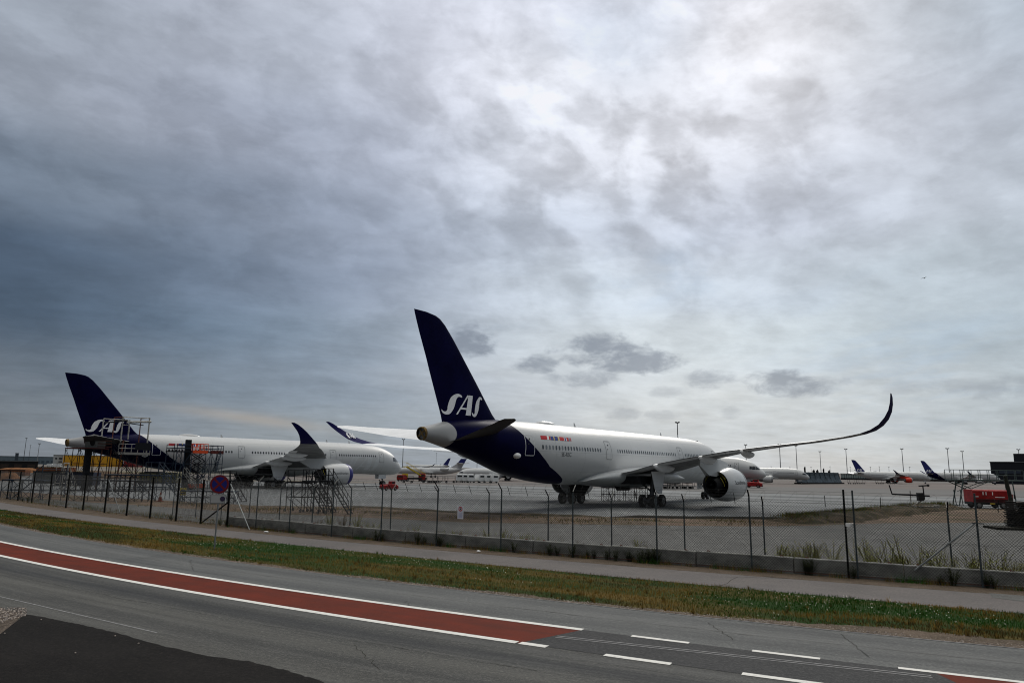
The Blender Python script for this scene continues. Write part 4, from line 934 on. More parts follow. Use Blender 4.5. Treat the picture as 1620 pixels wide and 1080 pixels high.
# long glazed pier
a, _ = dpos(1330, 520); c, _ = dpos(1760, 520); mid = (a+c)/2; w = (c-a).length; an = atan2(c.y-a.y, c.x-a.x); top = zat(mid, 1545, 751.5)
r = thing('glazed_pier', 'long low greenish glass pier behind the two blue-tailed airliners', 'building', mid, an)
mb = MB(); mb.box((0, 6, top/2-.2), (w, 12, top-.6)); mb.build('glazing', mat('pale_green_glass', (.30, .36, .35), .35), r)
mb = MB(); mb.box((0, 6, top-.2), (w+.5, 12.6, .4)); mb.build('roof', mat('roof_grey', (.13, .14, .15), .8), r)
mb = MB(); mb.box((0, -.6, .55), (w, .8, 1.1)); mb.build('plinth', mDark, r)
n = 100
for i in range(n):
    mb = MB(); mb.box((-w/2+(i+.5)*w/n, -.08, top/2), (.22, .3, top)); mb.build('mullion', mText, r)
# dark blast screen with leaning panels
a = gp(1278, 765.5); c = gp(1333, 765); a2 = gp(1262, 765.2); mid = (a2+c)/2; w = (c-a2).length; an = atan2(c.y-a2.y, c.x-a2.x); top = zat(mid, 1305, 747)
r = thing('blast_screen', 'dark blue-grey blast screen of tall ribbed panels right of the white nose', 'blast screen', mid, an)
for i in range(9):
    x0 = -w/2+w*i/9; ww = w/9-.12; mb = MB(); mb.add([(x0, 0, .3), (x0+ww, 0, .3), (x0+ww+.3, 1.3, top*.6), (x0+.3, 1.3, top*.6), (x0+.35, 1.5, top), (x0+ww+.35, 1.5, top), (x0, .3, .3), (x0+ww, .3, .3), (x0+ww+.35, 1.8, top), (x0+.35, 1.8, top)], [(0, 1, 2, 3), (3, 2, 5, 4), (7, 6, 9, 8), (4, 5, 8, 9), (0, 3, 4, 9, 6), (1, 7, 8, 5, 2)])
    mb.build('panel', mat('screen_panel', (.038, .055, .070), .5, var=.4, vscale=.8), r)
for i in range(10):
    mb = MB(); x = -w/2+w*i/9-.06; mb.tube((x, .5, 0), (x+.3, 1.7, top+.1), .09, 5); mb.build('rib', mDark, r)
for i, (x, hh) in enumerate(((-8, 1.7), (-1.8, .7), (.8, .7), (5.4, 1.2), (9.5, .6))):
    mb = MB(); mb.box((x, 1.6, top+hh/2), (.9 if hh < 1 else .35, .5, hh)); mb.tube((x, 1.6, top+hh), (x+.3, 1.6, top+hh+.3), .2, 6); mb.build('lamp_unit', mDark, r)
mb = MB(); mb.box((0, .3, .25), (w+1, 1.6, .5)); mb.build('base', mDark, r)

# light masts
mMast = mat('galvanised_mast', (.20, .21, .22), .6, .2); mMastD = mat('dark_mast', (.05, .055, .06), .6)
def mast(label, px, ytop, hgt, w=.9, group='tall apron light masts', dark=False, lattice=False):
    d = rayv(px, ytop); e = d.z/math.hypot(d.x, d.y); dist = (hgt-H)/e
    p = Vector((d.x, d.y, 0)).normalized()*dist
    r = thing('light_mast', label, 'light mast', p, atan2(d.y, d.x)-pi/2, group); M_ = mMastD if dark else mMast
    mb = MB(); mb.tube((0, 0, 0), (0, 0, hgt-w*1.2), w*.55, 10, w*.34)
    if lattice: pass
    mb.build('pole', M_, r, smooth=40)
    hd = MB(); hd.lathe([(0, .3*w), (.25*w, w*1.5), (.6*w, w*2.0), (.8*w, w*2.0), (.85*w, .3*w)], (0, 0, hgt-w*1.3), (0, 0, 1), 14); hp = hd.build('head_frame', M_, r)
    for i in range(6 if w > .5 else 0):
        a = 2*pi*i/6; lm_ = MB(); lm_.box((w*1.7*cos(a), w*1.7*sin(a), hgt-w*.25), (w*.75, w*.6, w*.6), a); lm_.build('floodlight', mMastD, hp)
    mb = MB(); mb.box((0, 0, .4), (w*2.2, w*2.2, .8)); mb.build('footing', mMast, r)
    return r
TM = [(1233, 702, 30), (1259, 704, 32), (1297, 713.5, 30), (1338, 709.5, 30), (1426.5, 709, 30), (1498.5, 708.5, 30), (1522, 713, 30), (1611, 710, 30)]
for i, (x, y, h) in enumerate(TM): mast('tall grey floodlight mast, %s from the left of the row right of the nearest airliner' % ORD(i+1), x, y, h, .8)
mast('slim mast rising from behind the middle of the nearest airliner roof', 1071.5, 667, 30, .62, dark=True)
mast('mast with clustered lamps just over the nose of the nearest airliner', 1101, 697, 30, .8, dark=True)
mast('lamp cluster mast between the nearest airliner and its drooping flap', 1179.5, 702.5, 30, .8, dark=True)
mast('tall mast in front of the far wing, right of the left airliner nose', 638.5, 694, 30, .75)
mast('thin mast rising behind the dark far tails', 690.5, 716, 25, .5)
mast('mast standing under the belly of the nearest airliner', 755.5, 700, 30, .55)
mast('darkest mast at the far left, bent lamp head', 42, 692, 24, .5, dark=True)
mast('short mast right beside the darkest mast at the far left', 48.5, 703.5, 22, .45, dark=True)
mast('solid grey mast without lamps at the far left', 62.5, 701, 26, .8)
mast('thin mast below the white tailplane of the left airliner', 107.5, 702.5, 24, .45, dark=True)
sm = [1220, 1249.5, 1283, 1313, 1345, 1377, 1391, 1406, 1439]
for i, x in enumerate(sm): mast('tiny far light mast, %s from the left of the low row on the horizon' % ORD(i+1), x, 737.5+.3*(i % 3), 24, 1.0, 'tiny masts on the horizon')

# ------------------------------------------------------------------ vehicles
mRedV = mat('vehicle_red', (.30, .008, .009), .45, coat=.1, var=.35, vscale=1.5); mWhiteV = mat('vehicle_white', (.62, .63, .63), .4); mYelV = mat('vehicle_yellow', (.50, .38, .03), .45); mChas = mat('chassis_black', (.012, .012, .013), .6)
def vwheel(par, x, y, r=.45, w=.3): wheel(par, (x, y, r), r, w, 14)
def tug(label, loc, rz, mcol=None):
    r = thing('aircraft_tug', label, 'tug', loc, rz, 'low red tugs'); m = MB()
    m.loft([[(x, y, z) for y, z in ((-1.25, .45), (-1.25, zt), (-1.1, zt+.12), (1.1, zt+.12), (1.25, zt), (1.25, .45))] for x, zt in ((-2.6, .95), (-2.4, 1.2), (-.6, 1.25), (-.5, 1.35), (1.9, 1.3), (2.6, 1.05))]); m.build('body', mcol or mRedV, r, smooth=30)
    m = MB(); m.loft([[(x, y, z) for y, z in ((-.9, 1.3), (-.75, 2.1), (.75, 2.1), (.9, 1.3))] for x in (.3, 1.7)]); cb = m.build('cab', mcol or mRedV, r)
    m = MB(); m.box((1.0, 0, 1.75), (1.0, 1.76, .42)); m.build('window', mGlass, cb)
    m = MB(); m.box((0, 0, .5), (5.3, 2.3, .35)); m.build('chassis', mChas, r)
    for x in (-1.6, 1.6):
        for y in (-1.1, 1.1): vwheel(r, x, y, .5, .35)
    for y in (-.9, .9):
        m = MB(); m.box((2.6, y, .8), (.08, .3, .18)); m.build('headlight', mWhP, r)
    return r
t1 = tug('low red tug at the nose wheel of the left airliner', gp(615, 775.5), TH2-.2); t1.scale = (.55, .62, .75)
tug('low red tug under the white wide-body nose', gp(1190, 771), R(-24))
def van(label, loc, rz, box=mWhiteV, length=5.2, hgt=2.3, group='white vans in a row', round_=False):
    r = thing('service_van', label, 'van', loc, rz, group); m = MB(); L_ = length/2
    m.loft([[(x, y, z) for y, z in ((-.95, .45), (-.98, zt*.7), (-.8, zt), (.8, zt), (.98, zt*.7), (.95, .45))] for x, zt in ((-L_, hgt*.95), (-L_+.1, hgt), (L_-1.6, hgt), (L_-.7, hgt*.60), (L_, hgt*.5), (L_+.05, hgt*.3))]); m.build('body', box, r, smooth=30)
    m = MB(); m.box((L_-1.35, 0, hgt*.72), (.9, 1.86, hgt*.22)); m.build('window', mGlass, r); m = MB(); m.box((-L_-.01, 0, hgt*.75), (.04, 1.3, hgt*.2)); m.build('rear_window', mGlass, r)
    m = MB(); m.box((0, 0, .42), (length*.96, 1.8, .2)); m.build('chassis', mChas, r)
    for x in (-L_+1, L_-1):
        for y in (-.85, .85): vwheel(r, x, y, .36, .24)
    return r
vx = [727, 735, 742, 758, 767, 776]
for i, x in enumerate(vx): van('white van, %s from the left in the row seen under the nearest airliner' % ORD(i+1), gp(x, 762.5+.2*i), R(95+6*i))
van('small white van in front of the yellow cargo hall', gp(80, 738.2), R(5), group='white vehicles by the cargo hall'); van('longer white van just right of the small one by the cargo hall', gp(89, 738.6), R(172), length=8, group='white vehicles by the cargo hall')
# stairs truck
g = gp(656, 761); r = thing('stairs_truck', 'yellow passenger stairs truck between two red vehicles', 'stairs truck', g, R(200))
m = MB(); m.box((0, 0, .8), (6.4, 2.1, .5)); m.build('chassis', mChas, r); m = MB(); m.box((2.9, 0, 1.5), (1.4, 2.0, 1.3)); m.build('cab', mYelV, r)
m = MB(); m.add([(-3, -1, 1.0), (2.4, -1, 4.2), (3.4, -1, 4.2), (3.4, -1, 3.9), (2.5, -1, 3.9), (-2.6, -1, .9)]+[(-3, 1, 1.0), (2.4, 1, 4.2), (3.4, 1, 4.2), (3.4, 1, 3.9), (2.5, 1, 3.9), (-2.6, 1, .9)], [(0, 1, 2, 3, 4, 5), (11, 10, 9, 8, 7, 6)]+[(i, 6+i, 6+(i+1) % 6, (i+1) % 6) for i in range(6)]); m.build('stair_flight', mYelV, r)
m = MB()
for y in (-1, 1):
    m.path([(-3, y, 2.0), (2.4, y, 5.2), (3.4, y, 5.2)], .05)
    for i in range(6): m.tube((-3+i*1.08, y, 1+i*.64), (-3+i*1.08, y, 2+i*.64), .03, 4)
m.build('handrail', mYelV, r)
for x in (-2.2, 2.2):
    for y in (-.9, .9): vwheel(r, x, y)
van('red van left of the yellow stairs truck', gp(637, 761), R(75), mat('dull_red', (.20, .012, .010), .6), 4.0, 1.8, 'red vans'); van('red van right of the yellow stairs truck', gp(668, 761), R(92), mat('dull_red', (.20, .012, .010), .6), 4.0, 2.2, 'red vans')
# red lorry at the right
g = gp(1562, 803.5); r = thing('service_lorry', 'red service lorry parked at the right edge behind the fence', 'lorry', g, R(-8))
m = MB(); m.loft([[(x, y, z) for y, z in ((-1.15, .75), (-1.2, 2.15), (-1.05, 2.3), (1.05, 2.3), (1.2, 2.15), (1.15, .75))] for x in (-2.1, 2.1)]); bd = m.build('box_body', mRedV, r)
m = MB(); m.box((-1.7, -1.205, 1.45), (.5, .03, .09)); m.build('reflective_stripe', mWhP, bd); m = MB(); m.box((1.0, -1.205, 1.4), (1.1, .03, .08)); m.build('reflective_stripe', mWhP, bd)
m = MB(); m.box((0, 0, .62), (4.3, 2.1, .3)); m.build('chassis', mChas, r)
m = MB(); m.box((0.1, -1.21, .62), (.6, .03, .12)); m.build('plate', mYel, r)
m = MB(); m.box((0, -1.195, .92), (4.1, .04, .42)); m.build('side_skirt', mat('lorry_skirt', (.05, .006, .007), .6, var=.5, vscale=3), bd)
for xx in (-.9, -.55, .2): m = MB(); m.box((xx, -1.20, 1.85), (.10, .03, .38)); m.build('white_mark', mWhP, bd)
for x in (-1.4, 1.4):
    for y in (-1.0, 1.0): vwheel(r, x, y, .42, .3)
m = MB(); m.box((2.35, 0, 1.2), (.5, 2.1, 1.2)); cb = m.build('cab', mRedV, r)
m = MB(); m.tube((2.5, -1.1, 1.7), (2.55, -1.45, 1.8), .03, 5); m.box((2.55, -1.5, 1.5), (.08, .2, .5)); m.build('mirror', mChas, cb)

# ------------------------------------------------------------------ scaffolds, docks and stairs
mScB = mat('scaffold_blue_grey', (.026, .040, .062), .65, var=.3, vscale=2, spec=.1); mScD = mat('scaffold_dark', (.012, .013, .016), .7, spec=.08); mScW = mat('scaffold_pale', (.36, .35, .32), .55, .3, var=.35, vscale=3)
mDeckR = mat('deck_red_brown', (.10, .022, .018), .8, var=.3, vscale=2); mOra = mat('safety_orange', (.62, .07, .015), .5); mScR = mat('scaffold_rusty', (.13, .045, .03), .75, .1, var=.4, vscale=3)
def scaffold(par, name, x0, x1, y0, y1, zs, nx, ny, m_, r=.05, brace=True, rails=True, deck=None):
    "standards and ledgers; zs levels from the ground up"
    xs = [x0+(x1-x0)*i/nx for i in range(nx+1)]; ys = [y0+(y1-y0)*i/ny for i in range(ny+1)]
    m = MB(); top = zs[-1]+(1.1 if rails else 0)
    for x in xs:
        for y in ys: m.tube((x, y, 0), (x, y, top), r, 5)
    for z in zs[(1 if zs[0] == 0 else 0):]+([zs[-1]+.55, zs[-1]+1.1] if rails else []):
        for y in ys: m.tube((x0, y, z), (x1, y, z), r*.8, 5)
        for x in xs: m.tube((x, y0, z), (x, y1, z), r*.8, 5)
    if brace:
        for k in range(len(zs)-1):
            for i in range(nx):
                a, c = (xs[i], xs[i+1]) if (i+k) % 2 else (xs[i+1], xs[i])
                for y in (y0, y1): m.tube((a, y, zs[k]), (c, y, zs[k+1]), r*.65, 4)
    f = m.build(name, m_, par)
    if deck:
        for z in (deck if isinstance(deck, (list, tuple)) else [deck]):
            d = MB(); d.box(((x0+x1)/2, (y0+y1)/2, z+.06), (abs(x1-x0)+.15, abs(y1-y0)+.15, .12)); d.build('deck', mDeckR if par.get('deckred') else mScD, par)
    return f
def stairs(par, a, b_, w, m_, side=(0, 1, 0), n=None, rails=True):
    a = Vector(a); b_ = Vector(b_); sdv = Vector(side).normalized()*w/2; m = MB(); n = n or max(4, int(abs(b_.z-a.z)/.24))
    for s in (-1, 1): m.tube(a+sdv*s, b_+sdv*s, .05, 5)
    for i in range(n+1):
        p = a.lerp(b_, i/n); d = (b_-a); d.z = 0; d.normalize(); q = d*.13
        m.add([p-sdv-q, p+sdv-q, p+sdv+q, p-sdv+q, p-sdv-q-Vector((0, 0, .05)), p+sdv-q-Vector((0, 0, .05)), p+sdv+q-Vector((0, 0, .05)), p-sdv+q-Vector((0, 0, .05))], [(0, 1, 2, 3), (7, 6, 5, 4), (0, 4, 5, 1), (1, 5, 6, 2), (2, 6, 7, 3), (3, 7, 4, 0)])
    o = m.build('stair_flight', m_, par)
    if rails:
        m = MB(); up_ = Vector((0, 0, 1.0))
        for s in (-1, 1):
            m.tube(a+sdv*s+up_, b_+sdv*s+up_, .03, 5)
            for i in range(5): p = a.lerp(b_, i/4); m.tube(p+sdv*s, p+sdv*s+up_, .025, 4)
        m.build('handrail', m_, par)
    return o
fw2 = Vector((cos(TH2), sin(TH2), 0)); rt2 = Vector((sin(TH2), -cos(TH2), 0)); N2 = Vector((*P2n, 0))
def onside(px, py, y):
    d = rayv(px, py); t = (y+rt2.dot(N2))/rt2.dot(Vector((d.x, d.y, 0))); q = Vector((d.x*t, d.y*t, 0)); return -(q-N2).dot(fw2), H+d.z*t
def W2(s, y, z=0): return N2-fw2*s+rt2*y+Vector((0, 0, z))
# tail dock: frame of reference like the aircraft (x forward)
def docklocal(px, py, y, s_ref):
    s, z = onside(px, py, y); return s_ref-s, z
sr_ = 60.0; r = thing('tail_dock', 'scaffold dock with brown deck wrapped round the tail cone of the left airliner', 'scaffold', W2(sr_, 4.0), TH2, 'maintenance docks at the left airliner')
r['deckred'] = 1
xa, z1 = docklocal(115, 709, 4.0, sr_); xb, _ = docklocal(162, 709, 4.0, sr_)
scaffold(r, 'frame', xa, xb, -2.2, 2.6, [0, 1.9, 3.8, z1], 4, 1, mScD, .055, deck=z1, rails=False)
m = MB(); cx, _ = docklocal(132.5, 740, 4.0, sr_); m.box((cx, -1.0, z1/2), (.7, .8, z1)); m.build('lift_column', mScD, r)
m = MB(); a0 = docklocal(165, 705, 4.0, sr_)[0]
stairs(r, (xb+5.5, -2.8, 0), (xb+.3, -2.8, z1), .8, mScD)
xg, _ = docklocal(128, 700, 4.0, sr_); xh, _ = docklocal(160, 700, 4.0, sr_)
m = MB(); m.add([(xg, -1.6, z1+.1), (xh, -1.6, z1+.1), (xh, -1.6, z1+1.7), (xg+1.0, -1.6, z1+2.1), (xg, -1.6, z1+1.6), (xg, -1.5, z1+.1), (xh, -1.5, z1+.1), (xh, -1.5, z1+1.7), (xg+1.0, -1.5, z1+2.1), (xg, -1.5, z1+1.6)], [(0, 1, 2, 3, 4), (9, 8, 7, 6, 5)]+[(i, 5+i, 5+(i+1) % 5, (i+1) % 5) for i in range(5)]); pn = m.build('weather_panel', mat('panel_grey', (.17, .17, .165), .7, var=.3, vscale=1.2), r)
m = MB(); m.ell((xg+.95, -1.63, z1+1.0), (.35, .05, .6)); m.build('panel_opening', mDark, pn)
m = MB()
for i in range(3): m.box((xg+2.6, -1.63, z1+.35+.42*i), (1.9, .05, .12))
m.build('panel_rail', mScR, pn)
# tall pale frame over the fin root
sr_ = 53.0; r = thing('fin_access_frame', 'tall pale scaffold frame with white poles in front of the tail lettering', 'scaffold', W2(sr_, 5.5), TH2, 'maintenance docks at the left airliner')
pl = lambda px, py: docklocal(px, py, 5.5, sr_)
def pole(px, y0, y1, rad=.09, yy=0., m_=mScW, name='pole'):
    x, za = pl(px, y0); _, zb = pl(px, y1); m = MB(); m.tube((x, yy, min(za, zb)), (x, yy, max(za, zb)), rad, 6); return m.build(name, m_, r)
pole(164, 662, 690); pole(195, 659, 699); pole(205.5, 664, 695); pole(237, 661, 722, .10)
x, za = pl(190, 699); m = MB(); m.tube((x, 0, 0), (pl(195, 699)[0], 0, za+.3), .11, 6); m.build('pole', mScR, r)
x, za = pl(163, 700); m = MB(); m.tube((x-.3, 0, 0), (x, 0, za), .10, 6); m.build('pole', mScR, r)
for (p, q_, rad, mm) in (((196, 659.5), (237, 661.5), .07, mScW), ((201, 667.5), (239, 667), .16, mScW), ((205, 669.5), (227, 672.5), .07, mScD), ((164, 662), (202, 664), .06, mScW), ((166, 668.5), (203, 665), .10, mScD), ((195, 672), (205, 672), .06, mScW)):
    a = pl(*p); c = pl(*q_); m = MB(); m.tube((a[0], 0, a[1]), (c[0], 0, c[1]), rad, 6); m.build('beam', mm, r)
for (p, q_) in (((195, 659), (195, 659)), ((237, 661), (237, 661))):
    a = pl(*p); m = MB(); m.tube((a[0], -.05, a[1]), (a[0], 3.0, a[1]), .06, 5); m.tube((a[0], 3.0, 0), (a[0], 3.0, a[1]), .08, 5); m.build('rear_leg', mScR, r)
xa, zd = pl(186, 715); xb, _ = pl(236, 715); m = MB(); m.box(((xa+xb)/2, .6, zd-.15), (abs(xb-xa), 1.8, .35)); m.build('deck', mat('deck_grey', (.20, .19, .18), .7), r)
m = MB()
for z in (zd+.6, zd+1.25): m.tube((xa, -.2, z), (xb, -.2, z), .045, 5)
for i in range(6): m.tube((xa+(xb-xa)*i/5, -.2, zd), (xa+(xb-xa)*i/5, -.2, zd+1.25), .045, 5)
m.build('guard_rail', mScW, r)
m = MB(); m.box((pl(226, 700)[0], -.22, zd+.95), (2.3, .08, 1.1)); m.build('rail_panel', mScD, r)
scaffold(r, 'lower_frame', xa, xb, 0, 1.6, [0, 1.8, 3.6, zd-.3], 3, 1, mScD, .06, rails=False)
# dock at the rear fuselage with stairs
sr_ = 46.0; r = thing('fuselage_dock', 'blue-grey scaffold dock with stairs beside the rear windows of the left airliner', 'scaffold', W2(sr_, 6.2), TH2, 'maintenance docks at the left airliner')
xa, zd = docklocal(272, 714, 6.2, sr_); xb, _ = docklocal(345, 714, 6.2, sr_); xm, _ = docklocal(296, 714, 6.2, sr_); xm2, _ = docklocal(325, 714, 6.2, sr_)
scaffold(r, 'frame', xa, xm, -1.6, 1.8, [0, 2, 4, zd], 2, 1, mScB, .06, deck=[zd])
r['deckred'] = 1
scaffold(r, 'frame', xm2, xb, -1.6, 1.8, [0, 2, 4, zd], 2, 1, mScB, .055, deck=[zd])
scaffold(r, 'frame', xm+.1, xm2-.1, 0.2, 1.8, [0, 2, 4], 2, 1, mScB, .05, rails=False)
stairs(r, (xm+.4, -2.0, 0), (xm2-.6, -2.0, zd*.5), .8, mScB); stairs(r, (xm2+.8, -2.0, zd*.5), (xb-.8, -2.0, zd), .8, mScB); stairs(r, (xa+3.4, -2.3, 0), (xa+1.2, -2.3, zd*.42), .8, mScW)
m = MB(); m.box(((xa+xm)/2+1.0, -.6, (zd+1.9)/2), (.7, .7, zd+1.9)); m.build('lift_column', mScD, r)
m = MB(); m.box(((xm2+xb)/2, -1.72, zd+.05), (abs(xb-xm2), .12, .5)); m.build('toe_board', mDeckR, r)
# orange lift basket
sl_ = W2(sr_, 6.2)+fw2*((xm+xm2)/2); r = thing('scissor_lift', 'orange platform lift raised between the two halves of the fuselage dock', 'lift', sl_, TH2)
ww = abs(xm2-xm)-.5; m = MB(); m.box((0, -.5, zd+.05), (ww, 1.6, .42)); m.build('platform', mOra, r)
m = MB()
for z in (zd+.75, zd+1.3):
    for y in (-1.3, .3): m.tube((-ww/2, y, z), (ww/2, y, z), .045, 5)
    for x in (-ww/2, ww/2): m.tube((x, -1.3, z), (x, .3, z), .045, 5)
for i in range(5):
    for y in (-1.3, .3): m.tube((-ww/2+ww*i/4, y, zd+.2), (-ww/2+ww*i/4, y, zd+1.3), .045, 5)
m.build('guard_rail', mOra, r)
m = MB()
for k in range(4):
    z0 = .9+(zd-1.1)*k/4; z1_ = .9+(zd-1.1)*(k+1)/4
    for y in (-1.1, .1): m.tube((-1.0, y, z0), (1.0, y, z1_), .07, 5); m.tube((1.0, y, z0), (-1.0, y, z1_), .07, 5)
m.build('scissor_arms', mScD, r)
m = MB(); m.box((0, -.5, .6), (ww, 1.7, .6)); m.build('chassis', mOra, r)
for x in (-.9, .9):
    for y in (-1.2, .2): vwheel(r, x, y, .35, .25)
# stands with stairs
def stair_stand(label, loc, rz, h=2.4, ln=2.0, m_=mScD, plat=1.6, group='rolling maintenance stands'):
    r = thing('maintenance_stand', label, 'stairs', loc, rz, group); scaffold(r, 'frame', -plat, 0, -.5, .5, [0, h*.5, h], 1, 1, m_, .04, deck=h); stairs(r, (ln, 0, .1), (0, 0, h), .8, m_)
    for x in (-plat, 0):
        for y in (-.5, .5): wheel(r, (x, y+.12 if y > 0 else y-.12, .12), .12, .08, 10)
    return r
stair_stand('left of the three black stair stands in front of the purple-lipped engine', gp(486, 809), R(-18), 2.5, 1.9, plat=1.9)
stair_stand('middle of the three black stair stands in front of the purple-lipped engine', gp(500, 810), R(-14), 2.6, 1.7, plat=1.2)
stair_stand('right of the three black stair stands in front of the purple-lipped engine', gp(520, 812.5), R(-10), 2.7, 1.9, plat=.7)
stair_stand('dark stairs descending to the right, left of the fuselage dock', gp(250, 792), R(-6), 3.0, 2.8, mScB, 1.5)
stair_stand('low dark stairs near the left edge of the apron', gp(62, 786), R(-150), 2.6, 2.4, mScB, 2.4)
stair_stand('small dark stairs right of the round parking sign', gp(366, 793), R(-20), 2.2, 1.7, mScD, 1.0)
stair_stand('pale narrow stairs between the two leftmost dark frames', gp(98, 782), R(80), 2.8, 1.8, mScW, .8)
def trestle(label, loc, rz, L_, h, m_, n=4, group='low scaffold trestles'):
    r = thing('trestle', label, 'scaffold', loc, rz, group); scaffold(r, 'frame', -L_/2, L_/2, -.6, .6, [0, h*.5, h], n, 1, m_, .04, rails=False)
    d = MB(); d.box((0, 0, h+.06), (L_, 1.3, .1)); d.build('deck', m_, r); return r
trestle('long wheeled trestle beside the right main gear of the nearest airliner', gp(988, 792), R(4), 6.0, 1.7, mScD, 8)
trestle('dark trestle on the apron at the far left, partly hidden by fence posts', gp(40, 790), R(-8), 5, 2.0, mScB)
trestle('wide dark trestle below the tail dock', gp(165, 792), R(-5), 9, 2.1, mScD, 6)
trestle('blue-grey trestle under the tail of the left airliner', gp(215, 788), R(3), 7, 2.6, mScB, 4)
trestle('low trestle in front of the fuselage dock', gp(330, 796), R(2), 5.5, 1.2, mScB, 5)
# green-grey boarding platform on the right
g = gp(1542, 800); top = zat(g, 1542, 743); zd = zat(g, 1542, 759); r = thing('work_platform', 'spindly grey-green work platform with guard rails behind the red lorry', 'platform', g, R(-3))
k = g.y/F; mG = mat('scaffold_green', (.075, .10, .095), .6, .3); m = MB()
xl, xr_ = (1511-1542)*k, (1620-1542)*k
for x in [xl+(xr_-xl)*i/8 for i in range(9)]:
    for y in (0, 1.6): m.tube((x, y, zd), (x, y, top), .045, 5)
for z in (top, (top+zd)/2):
    for y in (0, 1.6): m.tube((xl, y, z), (xr_, y, z), .04, 5)
m.build('guard_rail', mG, r); m = MB(); m.box(((xl+xr_)/2, .8, zd), (xr_-xl, 1.7, .18)); m.build('deck', mG, r)
m = MB()
for y in (0, 1.6):
    m.tube((-2.0, y, 0), (-1.2, y, zd), .09, 5); m.tube((-1.5, y, 0), (-1.7, y, zd*.6), .06, 5); m.tube((-2.4, y, zd-.2), (3.0, y, .8), .07, 5); m.tube((5.5, y, 0), (5.2, y, zd), .08, 5); m.tube((-1.2, y, zd*.55), (2.4, y, zd-.1), .05, 5)
m.tube((-2.2, 0, .1), (-2.2, 1.6, .1), .06, 5); m.build('leg_frame', mG, r)
# white tripod rig on the bank
g = gp(1444, 808); z0 = .45; r = thing('tripod_rig', 'white tripod rig with a long dark beam on the grassy bank', 'rig', (g.x, g.y, z0), R(-4)); k = math.hypot(g.x, g.y)/F
k = g.y/F; P = lambda px, py: ((px-1444)*k, (807.5-py)*k)
m = MB(); a = P(1415, 788.5); c = P(1471, 790.5); m.tube((a[0], 0, a[1]), (c[0], 0, c[1]), .09, 6); m.tube((a[0], 0, a[1]), (a[0]-.25, 0, a[1]+1.0), .07, 5); m.build('beam', mScD, r)
m = MB()
for p, q_ in (((1442.5, 783), (1442.5, 808)), ((1442.5, 807), (1460, 797)), ((1430, 801), (1442, 808))): a = P(*p); c = P(*q_); m.tube((a[0], 0, a[1]), (c[0], 0, c[1]), .06, 5)
m.tube((P(1432, 808)[0], 0, .05), (P(1482, 809)[0], 0, .05), .08, 5); m.tube((0, -.9, .05), (0, .9, .05), .07, 5); m.build('tripod', mScW, r)
m = MB(); a = P(1463, 796); c = P(1462, 775); m.tube((a[0], 0, a[1]), (c[0], 0, c[1]), .07, 5); a = P(1456, 775.5); c = P(1470, 774.5); m.tube((a[0], 0, a[1]), (c[0], 0, c[1]), .08, 5); m.ell((c[0], 0, c[1]), (.16, .16, .14), 8, 5); m.build('post', mScD, r)
m = MB(); a = P(1457, 792); m.box((a[0], 0, a[1]), (.6, .5, .9)); m.build('gear_box', mChas, r); m = MB(); a = P(1480, 806); m.box((a[0], 0, a[1]), (.5, .4, .35)); m.build('counterweight', mScW, r)
# dark stack and leaning post at the right edge
g = gp(1612, 836); r = thing('timber_stack', 'tall dark stack of timber and pallets cut by the right edge', 'stack', g, R(-10)); top = zat(g, 1612, 793); m = MB(); random.seed(3)
n = 13
for i in range(n):
    z = top*(i+.5)/n; m.box((random.uniform(-.05, .12)+.5, random.uniform(-.05, .05), z), (2.3-.02*i, 1.6, top/n*.55), random.uniform(-.03, .03))
    for x in (-.4, .5, 1.4): m.box((x, 0, z+top/n*.42), (.12, 1.5, top/n*.35))
m.build('board', mat('dark_timber', (.020, .016, .012), .9, var=.5, vscale=4), r)
m = MB(); m.box((.0, -.6, .08), (4.6, 2.4, .16)); m.build('base_slab', mBlack, r)
g = gp(1601, 830); r = thing('leaning_pole', 'thick dark pole leaning behind the timber stack', 'pole', g, 0); m = MB(); zt = zat(g, 1596, 752); m.tube((.15, 0, 0), (.10, 0, zt*.55), .17, 8); m.tube((.10, 0, zt*.55), (-.15, 0, zt), .15, 8); m.build('shaft', mat('dark_green_brown', (.02, .022, .016), .8), r); m = MB(); m.tube((.15, 0, 0), (.15, 0, .15), .3, 8); m.build('foot', mChas, r)
# yellow sign, cone, containers, earth heaps
g = gp(288, 795); r = thing('warning_sign', 'small yellow warning board on a post in front of the fuselage dock', 'sign', g, R(-8)); k = g.y/F
m = MB(); m.tube((0, 0, 0), (0, 0, 1.9), .04, 6); m.build('post', mScD, r); m = MB(); m.box((0, 0, 1.15), (10*k, .05, 11*k)); bd = m.build('board', mYelV, r)
m = MB(); m.box((0, -.035, 1.32), (7*k, .02, 1.6*k)); m.box((0, -.035, 1.0), (6*k, .02, 2.2*k)); m.build('marking', mChas, bd)
def cone(label, g):
    r = thing('traffic_cone', label, 'cone', g, 0); m = MB(); m.tube((0, 0, .04), (0, 0, 1.0), .22, 12, .05); m.box((0, 0, .03), (.6, .6, .06)); m.build('cone_body', mat('cone_orange_dirty', (.14, .030, .015), .7), r, smooth=40); m = MB(); m.tube((0, 0, .5), (0, 0, .7), .142, 12, .105); m.build('band', mScW, r)
cone('orange cone standing left of the fuselage dock', gp(253, 793))
